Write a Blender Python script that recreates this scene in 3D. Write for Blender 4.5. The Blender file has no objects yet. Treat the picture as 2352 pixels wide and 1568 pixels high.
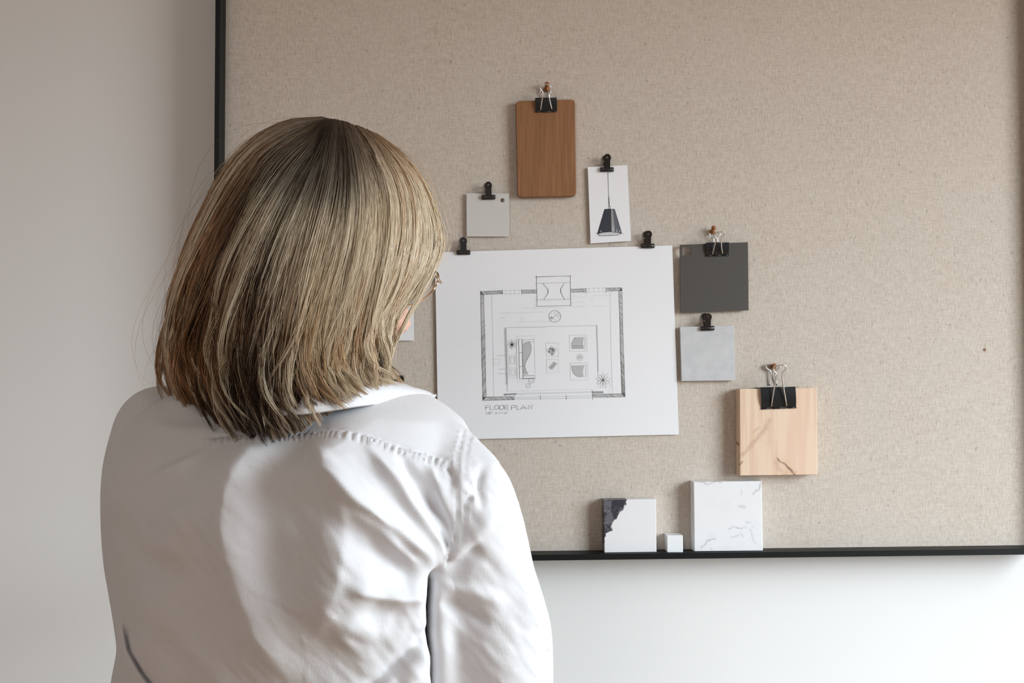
import bpy, bmesh, math, random
import numpy as np
from mathutils import Vector, Matrix

random.seed(7)
rng = np.random.default_rng(7)
scene = bpy.context.scene
COL = scene.collection

# ------------------------------------------------------------------ camera
FW, FH, FPX = 2352, 1568, 2287.0
D = 1.49
CAM = np.array([0.0, -D, 1.40])
yaw = math.atan((1176 - 1062) / FPX)
pit = math.atan((868 - 784) / FPX)
rho = 0.0033
f_ = np.array([math.sin(yaw) * math.cos(pit), math.cos(yaw) * math.cos(pit), math.sin(pit)])
r0 = np.array([math.cos(yaw), -math.sin(yaw), 0.0])
u0 = np.cross(r0, f_)
r_ = r0 * math.cos(rho) - u0 * math.sin(rho)
u_ = u0 * math.cos(rho) + r0 * math.sin(rho)
cam_data = bpy.data.cameras.new('camera')
cam = bpy.data.objects.new('camera', cam_data)
COL.objects.link(cam)
cam.matrix_world = Matrix(((r_[0], u_[0], -f_[0], CAM[0]), (r_[1], u_[1], -f_[1], CAM[1]),
                           (r_[2], u_[2], -f_[2], CAM[2]), (0, 0, 0, 1)))
cam_data.sensor_width = 36.0
cam_data.lens = 36.0 * FPX / FW
cam_data.clip_start = 0.05
scene.camera = cam

# ------------------------------------------------------------------ world and light
# overcast daylight: bright sky above the horizon, dull ground below it
w = bpy.data.worlds.new('world'); scene.world = w; w.use_nodes = True
wn = w.node_tree; bg = wn.nodes['Background']
tc = wn.nodes.new('ShaderNodeTexCoord'); sx = wn.nodes.new('ShaderNodeSeparateXYZ'); rp = wn.nodes.new('ShaderNodeValToRGB')
wn.links.new(tc.outputs['Generated'], sx.inputs[0]); mr = wn.nodes.new('ShaderNodeMapRange')
mr.inputs[1].default_value = -1; mr.inputs[2].default_value = 1
wn.links.new(sx.outputs['Z'], mr.inputs[0]); wn.links.new(mr.outputs[0], rp.inputs[0])
rp.color_ramp.elements[0].position = 0.48; rp.color_ramp.elements[0].color = (0.16, 0.13, 0.11, 1)
rp.color_ramp.elements[1].position = 0.54; rp.color_ramp.elements[1].color = (0.80, 0.92, 1.0, 1)
wn.links.new(rp.outputs[0], bg.inputs[0]); bg.inputs[1].default_value = 15.8

def area(name, loc, target, sx, sy, energy, color, portal=False):
    l = bpy.data.lights.new(name, 'AREA'); l.shape = 'RECTANGLE'
    l.size = sx; l.size_y = sy; l.energy = energy; l.color = color
    if portal: l.cycles.is_portal = True
    o = bpy.data.objects.new(name, l); COL.objects.link(o)
    o.location = loc
    o.rotation_euler = (Vector(target) - Vector(loc)).to_track_quat('-Z', 'Y').to_euler()
    return o
WIN_X, WIN_Y0, WIN_Y1, WIN_Z0, WIN_Z1 = 1.75, -2.1, -0.65, 0.75, 2.3
area('window_portal', (WIN_X + 0.01, (WIN_Y0 + WIN_Y1) / 2, (WIN_Z0 + WIN_Z1) / 2),
     (0, (WIN_Y0 + WIN_Y1) / 2, (WIN_Z0 + WIN_Z1) / 2), WIN_Y1 - WIN_Y0, WIN_Z1 - WIN_Z0, 1, (1, 1, 1), True)
area('fill_light', (-1.0, -3.6, 2.2), (-0.3, 0, 1.2), 0.8, 0.8, 11, (1.0, 0.92, 0.87))  # unseen warm fill, added behind the camera to lift the shaded sides

vs = scene.view_settings
vs.view_transform = 'Standard'; vs.look = 'None'; vs.exposure = 0.16; vs.gamma = 1.0
vs.use_curve_mapping = False
cy = scene.cycles
cy.max_bounces = 6; cy.diffuse_bounces = 3; cy.glossy_bounces = 2; cy.transmission_bounces = 4; cy.transparent_max_bounces = 4
cy.caustics_reflective = False; cy.caustics_refractive = False
cy.use_adaptive_sampling = True; cy.adaptive_threshold = 0.04

# ------------------------------------------------------------------ helpers
def P(u, v, y):
    """the place in the room where the line of sight through photo pixel (u,v) meets depth y"""
    d = f_ + r_ * ((u - FW / 2) / FPX) - u_ * ((v - FH / 2) / FPX)
    t = (y - CAM[1]) / d[1]
    return CAM + d * t

def PIX(V):
    Q = np.asarray(V) - CAM
    z = Q @ f_
    return FW / 2 + FPX * (Q @ r_) / z, FH / 2 - FPX * (Q @ u_) / z

def lin(r, g, b):
    return tuple(((c / 255) / 12.92 if c <= 10 else (((c / 255) + 0.055) / 1.055) ** 2.4) for c in (r, g, b)) + (1.0,)

def mat(name, color, rough=0.6, metal=0.0, spec=0.4, **kw):
    m = bpy.data.materials.new(name); m.use_nodes = True
    b = m.node_tree.nodes['Principled BSDF']
    b.inputs['Base Color'].default_value = color
    b.inputs['Roughness'].default_value = rough
    b.inputs['Metallic'].default_value = metal
    b.inputs['Specular IOR Level'].default_value = spec
    for k, v in kw.items():
        b.inputs[k.replace('_', ' ')].default_value = v
    return m

class NT:
    def __init__(s, m):
        s.t = m.node_tree; s.n = s.t.nodes; s.l = s.t.links; s.b = s.n['Principled BSDF']
    def new(s, ty, **kw):
        x = s.n.new(ty)
        for k, v in kw.items(): setattr(x, k, v)
        return x
    def coords(s, scale, rot=(0, 0, 0), loc=(0, 0, 0)):
        tc = s.new('ShaderNodeTexCoord'); mp = s.new('ShaderNodeMapping')
        mp.inputs['Scale'].default_value = scale; mp.inputs['Rotation'].default_value = rot
        mp.inputs['Location'].default_value = loc
        s.l.new(tc.outputs['Object'], mp.inputs['Vector']); return mp.outputs[0]
    def noise(s, vec, scale=1.0, detail=2.0, rough=0.5, dist=0.0):
        x = s.new('ShaderNodeTexNoise')
        x.inputs['Scale'].default_value = scale; x.inputs['Detail'].default_value = detail
        x.inputs['Roughness'].default_value = rough; x.inputs['Distortion'].default_value = dist
        s.l.new(vec, x.inputs['Vector']); return x.outputs[0]
    def ramp(s, fac, stops):
        x = s.new('ShaderNodeValToRGB'); e = x.color_ramp.elements
        while len(e) < len(stops): e.new(0.5)
        for i, (p, c) in enumerate(stops):
            e[i].position = p; e[i].color = c
        s.l.new(fac, x.inputs[0]); return x.outputs[0]
    def mix(s, fac, a, b, blend='MIX'):
        x = s.new('ShaderNodeMix', data_type='RGBA', blend_type=blend)
        for sock, v in ((x.inputs[0], fac), (x.inputs[6], a), (x.inputs[7], b)):
            if isinstance(v, (int, float)): sock.default_value = v
            elif isinstance(v, tuple): sock.default_value = v
            else: s.l.new(v, sock)
        return x.outputs[2]
    def math(s, op, a, b=0.0):
        x = s.new('ShaderNodeMath', operation=op)
        for sock, v in ((x.inputs[0], a), (x.inputs[1], b)):
            if isinstance(v, (int, float)): sock.default_value = v
            else: s.l.new(v, sock)
        return x.outputs[0]
    def bump(s, h, strength, dist):
        x = s.new('ShaderNodeBump'); x.inputs['Strength'].default_value = strength
        x.inputs['Distance'].default_value = dist; s.l.new(h, x.inputs['Height'])
        s.l.new(x.outputs[0], s.b.inputs['Normal'])

def G(v): return (v, v, v, 1)

def link(o, parent=None):
    COL.objects.link(o)
    if parent is not None: o.parent = parent
    return o

def thing(name, label, cat, loc, group=None):
    o = bpy.data.objects.new(name, None); o.empty_display_size = 0.02
    o.location = Vector(loc); COL.objects.link(o)
    o['label'] = label; o['category'] = cat
    if group: o['group'] = group
    return o

def tag(o, label, cat, group=None):
    o['label'] = label; o['category'] = cat
    if group: o['group'] = group
    return o

def origin_of(parent):
    p = Vector((0, 0, 0))
    while parent is not None:
        p += parent.location; parent = parent.parent
    return p

def from_np(name, V, F, material, parent=None, smooth=False, loc=None):
    """V world coordinates (n,3); F list/array of faces; object origin at loc (world)"""
    V = np.asarray(V, dtype=np.float64)
    if loc is None:
        loc = np.array(origin_of(parent)) if parent is not None else (V.min(0) + V.max(0)) / 2
    me = bpy.data.meshes.new(name)
    W = V - np.array(loc)
    if isinstance(F, np.ndarray):
        n, k = F.shape
        me.vertices.add(len(W)); me.vertices.foreach_set('co', W.astype(np.float32).ravel())
        me.loops.add(n * k); me.loops.foreach_set('vertex_index', F.astype(np.int32).ravel())
        me.polygons.add(n)
        me.polygons.foreach_set('loop_start', np.arange(0, n * k, k, dtype=np.int32))
        me.update(calc_edges=True)
    else:
        me.from_pydata(W.tolist(), [], F); me.update()
    if smooth: me.polygons.foreach_set('use_smooth', [True] * len(me.polygons))
    mats = material if isinstance(material, (list, tuple)) else [material]
    for m in mats: me.materials.append(m)
    o = bpy.data.objects.new(name, me); link(o, parent)
    o.location = Vector(loc) - origin_of(parent)
    return o

def fix_normals(o, bevel=0.0, seg=2, smooth=False):
    bm = bmesh.new(); bm.from_mesh(o.data)
    bmesh.ops.recalc_face_normals(bm, faces=bm.faces)
    if bevel > 0:
        es = [e for e in bm.edges if len(e.link_faces) == 2 and e.calc_face_angle(0) > 0.6]
        bmesh.ops.bevel(bm, geom=es, offset=bevel, segments=seg, affect='EDGES', profile=0.5)
    if smooth:
        for f in bm.faces: f.smooth = True
    bm.to_mesh(o.data); bm.free(); o.data.update()
    return o

def prism(name, ring, y0, y1, material, parent=None, bevel=0.0, seg=2, smooth=False):
    """outline ring of world (x,z) pairs, between depth y0 (front) and y1 (back)"""
    n = len(ring)
    V = [(x, y0, z) for x, z in ring] + [(x, y1, z) for x, z in ring]
    F = [list(range(n)), list(range(2 * n - 1, n - 1, -1))]
    for i in range(n):
        j = (i + 1) % n; F.append([i, i + n, j + n, j])
    return fix_normals(from_np(name, V, F, material, parent), bevel, seg, smooth)

def ring_px(pts, y):
    return [(P(u, v, y)[0], P(u, v, y)[2]) for u, v in pts]

def slab(name, pts, y0, y1, material, parent=None, bevel=0.0, seg=2):
    return prism(name, ring_px(pts, y0), y0, y1, material, parent, bevel, seg)

def box(name, lo, hi, material, parent=None, bevel=0.0, seg=2):
    return prism(name, [(lo[0], lo[2]), (hi[0], lo[2]), (hi[0], hi[2]), (lo[0], hi[2])], lo[1], hi[1], material, parent, bevel, seg)

def rounded(pts, r, n=5):
    out = []; k = len(pts)
    for i in range(k):
        p = np.array(pts[i], float); a = np.array(pts[i - 1], float); b = np.array(pts[(i + 1) % k], float)
        da = (a - p) / np.linalg.norm(a - p); db = (b - p) / np.linalg.norm(b - p)
        for j in range(n + 1):
            t = j / n
            q = (1 - t) ** 2 * (p + da * r) + 2 * t * (1 - t) * p + t * t * (p + db * r)
            out.append(tuple(q))
    return out

def catmull(pts, n):
    pts = np.asarray(pts, float)
    m = len(pts)
    s = np.linspace(0, m - 1, n); i = np.clip(s.astype(int), 0, m - 2); t = (s - i)[:, None]
    e = np.vstack([2 * pts[0] - pts[1], pts, 2 * pts[-1] - pts[-2]])
    a, b, c, d = e[i], e[i + 1], e[i + 2], e[i + 3]
    return 0.5 * ((2 * b) + (-a + c) * t + (2 * a - 5 * b + 4 * c - d) * t ** 2 + (-a + 3 * b - 3 * c + d) * t ** 3)

def tube_np(path, radii, seg=10, caps=True):
    path = np.asarray(path, float); n = len(path)
    radii = np.broadcast_to(np.asarray(radii, float), (n,))
    T = np.gradient(path, axis=0); T /= np.linalg.norm(T, axis=1)[:, None] + 1e-12
    up = np.array([0.0, 0.0, 1.0]) if abs(T[0][2]) < 0.9 else np.array([0.0, 1.0, 0.0])
    N = np.cross(T[0], up); N /= np.linalg.norm(N)
    V = []
    for i in range(n):
        N = N - T[i] * (N @ T[i]); N /= np.linalg.norm(N)
        B = np.cross(T[i], N)
        a = np.linspace(0, 2 * math.pi, seg, endpoint=False)
        V.append(path[i] + radii[i] * (np.cos(a)[:, None] * N + np.sin(a)[:, None] * B))
    V = np.vstack(V).tolist(); F = []
    for i in range(n - 1):
        for j in range(seg):
            k = (j + 1) % seg
            F.append([i * seg + j, i * seg + k, (i + 1) * seg + k, (i + 1) * seg + j])
    if caps:
        F.append(list(range(seg))[::-1]); F.append([(n - 1) * seg + j for j in range(seg)])
    return V, F

def tube(name, path, r, material, parent=None, seg=10, smooth=True):
    V, F = tube_np(path, r, seg)
    return from_np(name, V, F, material, parent, smooth)

def lathe(name, base, axis, prof, material, parent=None, seg=24, smooth=True):
    """prof: list of (distance along axis, radius)"""
    base = np.array(base, float); ax = np.array(axis, float); ax /= np.linalg.norm(ax)
    path = [base + ax * d for d, r in prof]
    N = np.cross(ax, (0, 0, 1)); N /= np.linalg.norm(N); B = np.cross(ax, N)
    V = []; a = np.linspace(0, 2 * math.pi, seg, endpoint=False)
    for (d, r), p in zip(prof, path):
        V += (p + r * (np.cos(a)[:, None] * N + np.sin(a)[:, None] * B)).tolist()
    F = []
    for i in range(len(prof) - 1):
        for j in range(seg):
            k = (j + 1) % seg; F.append([i * seg + j, i * seg + k, (i + 1) * seg + k, (i + 1) * seg + j])
    F.append(list(range(seg))[::-1]); F.append([(len(prof) - 1) * seg + j for j in range(seg)])
    o = from_np(name, V, F, material, parent, smooth)
    return fix_normals(o, smooth=smooth)

# ------------------------------------------------------------------ materials
def mat_wall(name, c):
    m = mat(name, c, 0.75, spec=0.25); n = NT(m)
    v = n.coords((1, 1, 1))
    a = n.noise(v, 260, 3)
    n.bump(a, 0.12, 0.0006)
    return m

def mat_linen():
    m = mat('linen_weave', lin(196, 180, 160), 0.92, spec=0.1); n = NT(m)
    vv = n.noise(n.coords((620, 620, 95)), 1.0, 3, 0.6)          # upright threads
    vh = n.noise(n.coords((110, 110, 640)), 1.0, 3, 0.6)         # level threads
    big = n.noise(n.coords((9, 9, 7)), 1.0, 3, 0.5)
    th = n.math('ADD', n.math('MULTIPLY', vv, 0.6), n.math('MULTIPLY', vh, 0.4))
    base = n.ramp(th, [(0.30, (0.45, 0.385, 0.315, 1)), (0.50, (0.575, 0.502, 0.430, 1)), (0.68, (0.68, 0.61, 0.535, 1))])
    base = n.mix(n.ramp(big, [(0.35, G(0)), (0.7, G(0.22))]), base, (0.60, 0.555, 0.50, 1))
    f1 = n.noise(n.coords((330, 330, 150), loc=(3, 1, 7)), 1.0, 2, 0.5)
    fm = n.ramp(f1, [(0.66, G(0)), (0.76, G(0.5))])
    base = n.mix(fm, base, (0.20, 0.155, 0.12, 1))
    f2 = n.noise(n.coords((160, 160, 420), loc=(9, 4, 2)), 1.0, 2, 0.5)
    base = n.mix(n.ramp(f2, [(0.69, G(0)), (0.78, G(0.35))]), base, (0.26, 0.215, 0.17, 1))
    n.l.new(base, n.b.inputs['Base Color'])
    n.bump(th, 0.35, 0.0008)
    return m

def mat_wood_board():
    m = mat('oiled_wood', lin(140, 92, 58), 0.5, spec=0.3); n = NT(m)
    a = n.noise(n.coords((520, 60, 12)), 1.0, 4, 0.6)
    b = n.noise(n.coords((90, 20, 7)), 1.0, 3, 0.5)
    c = n.ramp(a, [(0.3, lin(116, 78, 48)), (0.5, lin(142, 100, 67)), (0.72, lin(164, 120, 84))])
    c2 = n.ramp(b, [(0.3, lin(128, 86, 54)), (0.7, lin(154, 110, 76))])
    c = n.mix(0.5, c, c2)
    d = n.noise(n.coords((900, 80, 45), loc=(2, 2, 2)), 1.0, 2)
    c = n.mix(n.ramp(d, [(0.68, G(0)), (0.76, G(0.5))]), c, lin(84, 48, 28))
    n.l.new(c, n.b.inputs['Base Color']); n.bump(a, 0.2, 0.0005)
    return m

def mat_concrete():
    m = mat('pale_concrete', lin(184, 186, 188), 0.8, spec=0.2); n = NT(m)
    a = n.noise(n.coords((55, 55, 55)), 1.0, 5, 0.6)
    b = n.noise(n.coords((280, 280, 280), loc=(4, 4, 4)), 1.0, 3, 0.6)
    c = n.ramp(a, [(0.3, lin(190, 191, 193)), (0.65, lin(202, 202, 203))])
    c = n.mix(n.ramp(b, [(0.58, G(0)), (0.78, G(0.35))]), c, lin(168, 169, 172))
    n.l.new(c, n.b.inputs['Base Color']); n.bump(b, 0.15, 0.0005)
    return m

def mat_attr(name, rough=0.5, spec=0.4, coat=0.0):
    m = mat(name, G(0.8), rough, spec=spec); n = NT(m)
    a = n.new('ShaderNodeAttribute'); a.attribute_name = 'tint'
    n.l.new(a.outputs['Color'], n.b.inputs['Base Color'])
    if coat: n.b.inputs['Coat Weight'].default_value = coat
    return m

def mat_shirt():
    m = mat('white_cotton', (0.705, 0.695, 0.71, 1), 0.85, spec=0.15); n = NT(m)
    a = n.noise(n.coords((900, 900, 260)), 1.0, 2)
    b = n.noise(n.coords((22, 22, 30)), 1.0, 4, 0.55)
    h = n.math('ADD', n.math('MULTIPLY', a, 0.12), b)
    n.bump(h, 0.28, 0.004)
    n.b.inputs['Sheen Weight'].default_value = 0.15
    return m

M = dict(
    wall=mat_wall('wall_paint', (0.80, 0.79, 0.775, 1)),
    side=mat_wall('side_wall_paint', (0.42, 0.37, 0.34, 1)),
    linen=mat_linen(), frame=mat('black_anodised_metal', (0.009, 0.009, 0.009, 1), 0.5, spec=0.16),
    floor=mat('oak_floor', lin(165, 130, 95), 0.5),
    paper=mat('white_card', (0.84, 0.84, 0.86, 1), 0.7, spec=0.2),
    paint_sample=mat('pale_grey_paint_card', lin(205, 202, 198), 0.7, spec=0.2),
    dark_card=mat('charcoal_laminate', lin(76, 72, 67), 0.55, spec=0.35),
    dark_edge=mat('pale_card_edge', lin(190, 175, 150), 0.8),
    clip=mat('black_clip_metal', (0.012, 0.011, 0.011, 1), 0.32, spec=0.55),
    clipbody=mat('black_spring_steel', (0.014, 0.015, 0.017, 1), 0.25, spec=0.6),
    wire=mat('nickel_wire', (0.80, 0.78, 0.74, 1), 0.28, metal=1.0),
    pin=mat('stained_pin_wood', lin(150, 95, 52), 0.4, spec=0.4),
    board=mat_wood_board(), concrete=mat_concrete(),
    quartz=mat_attr('veined_quartz', 0.25, 0.5), dark_marble=mat_attr('split_marble', 0.3, 0.5),
    alder=mat_attr('pale_knotty_wood', 0.55, 0.25), gloss=mat('white_glazed_ceramic', (0.88, 0.90, 0.91, 1), 0.12, spec=0.6),
    shirt=mat_shirt(), skin=mat('skin', lin(226, 178, 158), 0.5, spec=0.35, Subsurface_Weight=0.15, Subsurface_Scale=0.01),
    ink=mat('graphite_dark', G(0.16), 0.9, spec=0.1), ink2=mat('graphite_grey', G(0.34), 0.9, spec=0.1),
    ink3=mat('graphite_faint', G(0.56), 0.9, spec=0.1), ink4=mat('graphite_wash', G(0.60), 0.9, spec=0.1),
    lampdark=mat('marker_charcoal', lin(66, 68, 75), 0.8, spec=0.1), lampmid=mat('marker_grey', lin(104, 108, 116), 0.8, spec=0.1),
    lampblack=mat('marker_black', lin(34, 34, 40), 0.8, spec=0.1), lamplight=mat('marker_pale', lin(205, 207, 212), 0.8, spec=0.1),
    gold=mat('gold_eyeglass_metal', (0.83, 0.68, 0.52, 1), 0.18, metal=1.0),
    denim=mat('dark_denim', lin(45, 52, 70), 0.9), shoe=mat('tan_leather', lin(130, 90, 60), 0.5),
    eye=mat('eye_white', G(0.8), 0.15), iris=mat('iris', lin(80, 90, 95), 0.2), lip=mat('lips', lin(190, 110, 105), 0.4),
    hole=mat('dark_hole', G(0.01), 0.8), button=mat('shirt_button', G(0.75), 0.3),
)
gl = mat('eyeglass_lens', (1, 1, 1, 1), 0.02, spec=0.5, Transmission_Weight=1.0); gl.node_tree.nodes['Principled BSDF'].inputs['IOR'].default_value = 1.05
M['lens'] = gl
nw = NT(M['floor']); nz = nw.noise(nw.coords((6, 60, 6)), 1.0, 3)
nw.l.new(nw.ramp(nz, [(0.3, lin(140, 105, 72)), (0.7, lin(185, 150, 112))]), nw.b.inputs['Base Color'])
nw = NT(M['pin']); nz = nw.noise(nw.coords((300, 300, 300)), 1.0, 3)
nw.l.new(nw.ramp(nz, [(0.3, lin(120, 68, 34)), (0.7, lin(176, 118, 68))]), nw.b.inputs['Base Color'])

# ------------------------------------------------------------------ room
WY = 0.032
def struct(o):
    o['kind'] = 'structure'; return o
XL, XR, YF, CZ = -1.9, WIN_X, -4.2, 2.6
struct(box('wall_back', (XL - 0.1, WY, 0), (XR + 0.1, WY + 0.1, CZ), M['wall']))
struct(box('wall_left', (XL - 0.1, YF, 0), (XL, WY, CZ), M['side']))
struct(box('wall_front', (XL - 0.1, YF - 0.1, 0), (XR + 0.1, YF, CZ), M['side']))
struct(box('floor', (XL - 0.1, YF - 0.1, -0.1), (XR + 0.1, WY + 0.1, 0), M['floor']))
struct(box('ceiling', (XL - 0.1, YF - 0.1, CZ), (XR + 0.1, WY + 0.1, CZ + 0.1), M['wall']))
# right wall with the window opening
V = []; F = []
def addbox(V, F, lo, hi):
    b = len(V)
    V += [(x, y, z) for x in (lo[0], hi[0]) for y in (lo[1], hi[1]) for z in (lo[2], hi[2])]
    F += [[b + i for i in q] for q in ((0, 1, 3, 2), (4, 6, 7, 5), (0, 4, 5, 1), (2, 3, 7, 6), (0, 2, 6, 4), (1, 5, 7, 3))]
for lo, hi in (((XR, YF, 0), (XR + .1, WIN_Y0, CZ)), ((XR, WIN_Y1, 0), (XR + .1, WY, CZ)),
               ((XR, WIN_Y0, 0), (XR + .1, WIN_Y1, WIN_Z0)), ((XR, WIN_Y0, WIN_Z1), (XR + .1, WIN_Y1, CZ))):
    addbox(V, F, lo, hi)
struct(fix_normals(from_np('wall_right', V, F, M['side'])))
wf = struct(bpy.data.objects.new('window_1', None)); COL.objects.link(wf)
wf.location = (XR + 0.05, (WIN_Y0 + WIN_Y1) / 2, WIN_Z0)
for lo, hi in (((XR + .03, WIN_Y0, WIN_Z0), (XR + .07, WIN_Y0 + .05, WIN_Z1)), ((XR + .03, WIN_Y1 - .05, WIN_Z0), (XR + .07, WIN_Y1, WIN_Z1)),
               ((XR + .03, WIN_Y0 + .05, WIN_Z0), (XR + .07, WIN_Y1 - .05, WIN_Z0 + .05)), ((XR + .03, WIN_Y0 + .05, WIN_Z1 - .05), (XR + .07, WIN_Y1 - .05, WIN_Z1))):
    box('window_frame', lo, hi, M['wall'], wf)

# ------------------------------------------------------------------ pinboard
FD = -0.033                                    # how far the frame stands out
x_out = P(493, 200, FD)[0]; x_in = P(505, 200, FD)[0]
zb_out = P(1340, 1286, FD)[2]; zb_in = P(1340, 1272.6, FD)[2]
xr_in = P(2359, 0, 0)[0]; xr_out = xr_in + (x_in - x_out)
zt_in = 2.33; zt_out = zt_in + (x_in - x_out)
pb = thing('pinboard', 'large linen covered pinboard with thin black metal frame on the white wall', 'pinboard', ((x_out + xr_out) / 2, WY, zb_out))
fab = box('fabric_panel', (x_in, 0, zb_in), (xr_in, WY, zt_in), M['linen'], pb); fab['label'] = 'flecked beige linen panel'
for lo, hi in (((x_out, FD, zb_out), (x_in, WY, zt_out)), ((xr_in, FD, zb_out), (xr_out, WY, zt_out)),
               ((x_in, FD, zb_out), (xr_in, WY, zb_in)), ((x_in, FD, zt_in), (xr_in, WY, zt_out))):
    box('frame_rail', lo, hi, M['frame'], pb, 0.0006, 1)
fl = P(2262, 803, -0.0004)
fk = lathe('fleck', (fl[0], 0, fl[2]), (0, -1, 0), [(0, 0.0026), (0.0004, 0.0024), (0.0008, 0.0012)], mat('rust_fleck', lin(146, 112, 90), 0.8), pb, 10)

# ------------------------------------------------------------------ painted solids (colour through the stone or wood)
def vnoise(X, Z, sc, seed):
    """smooth value noise in the plane"""
    r = np.random.default_rng(seed); T = r.random((64, 64))
    x = X * sc; z = Z * sc
    i = np.floor(x).astype(int); j = np.floor(z).astype(int); fx = x - i; fz = z - j
    fx = fx * fx * (3 - 2 * fx); fz = fz * fz * (3 - 2 * fz)
    g = lambda a, b: T[a % 64, b % 64]
    return (g(i, j) * (1 - fx) + g(i + 1, j) * fx) * (1 - fz) + (g(i, j + 1) * (1 - fx) + g(i + 1, j + 1) * fx) * fz
def fbm(X, Z, sc, seed, o=4):
    return sum(vnoise(X, Z, sc * 2 ** k, seed + k) * 0.5 ** (k + 1) for k in range(o)) / (1 - 0.5 ** o)

def tinted_block(name, corners, y0, y1, n, material, paint, parent=None):
    """a block whose front is a fine grid; paint(U,V,face) gives the colour from photo pixels"""
    c = [P(u, v, y0) for u, v in corners]              # tl tr br bl
    s = np.linspace(0, 1, n + 1); A, B = np.meshgrid(s, s)      # A across, B down
    def lerp(A, B, y):
        tl, tr, br, bl = [np.array(q) for q in c]
        Q = (tl * (1 - A)[..., None] + tr * A[..., None]) * (1 - B)[..., None] + (bl * (1 - A)[..., None] + br * A[..., None]) * B[..., None]
        Q = Q.copy(); Q[..., 1] = y; return Q
    V = []; F = []; cols = []
    def addgrid(Q, pu, pv, face):
        b = sum(len(x) for x in V); h, wd = Q.shape[:2]
        V.append(Q.reshape(-1, 3)); idx = np.arange(h * wd).reshape(h, wd) + b
        F.append(np.stack([idx[:-1, :-1], idx[1:, :-1], idx[1:, 1:], idx[:-1, 1:]], -1).reshape(-1, 4))
        cols.append(paint(pu, pv, face).reshape(-1, 3))
    fr = lerp(A, B, y0)
    pu = (corners[0][0] * (1 - A) + corners[1][0] * A) * (1 - B) + (corners[3][0] * (1 - A) + corners[2][0] * A) * B
    pv = (corners[0][1] * (1 - A) + corners[1][1] * A) * (1 - B) + (corners[3][1] * (1 - A) + corners[2][1] * A) * B
    e = 0.0006                                          # eased edges: pull the rim of the front back a little
    rim = (A == 0) | (A == 1) | (B == 0) | (B == 1); fr[..., 1] = np.where(rim, y0 + e, y0)
    addgrid(fr, pu, pv, 'front')
    m = 14; t = np.linspace(0, 1, m + 1)
    def side(a, b, face):
        Tm, Sm = np.meshgrid(t, s)                      # Tm depth, Sm along
        Q = lerp(a(Sm), b(Sm), 0); Q[..., 1] = (y0 + e) * (1 - Tm) + y1 * Tm
        U = corners[0][0] * (1 - a(Sm)) + corners[1][0] * a(Sm); Vv = corners[0][1] * (1 - b(Sm)) + corners[3][1] * b(Sm)
        addgrid(Q, U - Tm * 9 * (face == 'left') + Tm * 9 * (face == 'right'), Vv - Tm * 6 * (face == 'top'), face)
    side(lambda S: 0 * S, lambda S: S, 'left'); side(lambda S: 0 * S + 1, lambda S: S, 'right')
    side(lambda S: S, lambda S: 0 * S, 'top'); side(lambda S: S, lambda S: 0 * S + 1, 'bottom')
    Qb = lerp(A[::n, ::n], B[::n, ::n], y1); addgrid(Qb, pu[::n, ::n], pv[::n, ::n], 'back')
    V = np.vstack(V); F = np.vstack(F); C = np.vstack(cols)
    o = from_np(name, V, F, material, parent)
    at = o.data.attributes.new('tint', 'FLOAT_COLOR', 'POINT')
    at.data.foreach_set('color', np.hstack([C, np.ones((len(C), 1))]).astype(np.float32).ravel())
    bm = bmesh.new(); bm.from_mesh(o.data); bmesh.ops.remove_doubles(bm, verts=bm.verts, dist=1e-6)
    bmesh.ops.recalc_face_normals(bm, faces=bm.faces); bm.to_mesh(o.data); bm.free()
    return o

def L3(r, g, b): return np.array(lin(r, g, b)[:3])
def mixc(a, b, m): return a * (1 - m[..., None]) + b * m[..., None]
def dist_poly(U, V, pts):
    best = np.full(U.shape, 1e9); along = np.zeros(U.shape); L = 0
    segs = list(zip(pts[:-1], pts[1:])); tot = sum(math.dist(a, b) for a, b in segs)
    sign = np.zeros(U.shape)
    for a, b in segs:
        ax, ay = a; dx, dy = b[0] - ax, b[1] - ay; l = math.hypot(dx, dy)
        t = np.clip(((U - ax) * dx + (V - ay) * dy) / (l * l), 0, 1)
        d = np.hypot(U - ax - t * dx, V - ay - t * dy)
        m = d < best
        best = np.where(m, d, best); along = np.where(m, (L + t * l) / tot, along)
        sign = np.where(m, np.sign((U - ax) * dy - (V - ay) * dx), sign); L += l
    return best, along, sign          # sign > 0: to the right of a line that runs down the photo
def smooth(x, a, b):
    t = np.clip((x - a) / (b - a), 0, 1); return t * t * (3 - 2 * t)

def paint_split(U, V, face):
    white = L3(234, 233, 234)
    b = np.interp(V, [1150, 1168, 1176, 1192, 1197, 1206, 1222, 1227, 1240, 1256], [1440, 1432, 1427, 1418, 1412, 1407, 1404, 1391, 1390, 1383])
    b = b + (fbm(U, V, 0.10, 3) - 0.5) * 9 + (fbm(U, V, 0.45, 8) - 0.5) * 6
    m = 1 - smooth(U, b - 0.8, b + 0.8)
    g = fbm(U, V, 0.07, 21, 5); g2 = fbm(U, V, 0.35, 31, 3)
    dark = mixc(L3(58, 57, 64), L3(104, 101, 108), smooth(g + 0.35 * (g2 - 0.5), 0.42, 0.66))
    pale = smooth(g2, 0.66, 0.74) * 0.35
    dark = mixc(dark, L3(150, 147, 152), pale)
    return mixc(white + 0 * U[..., None], dark, m)

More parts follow.
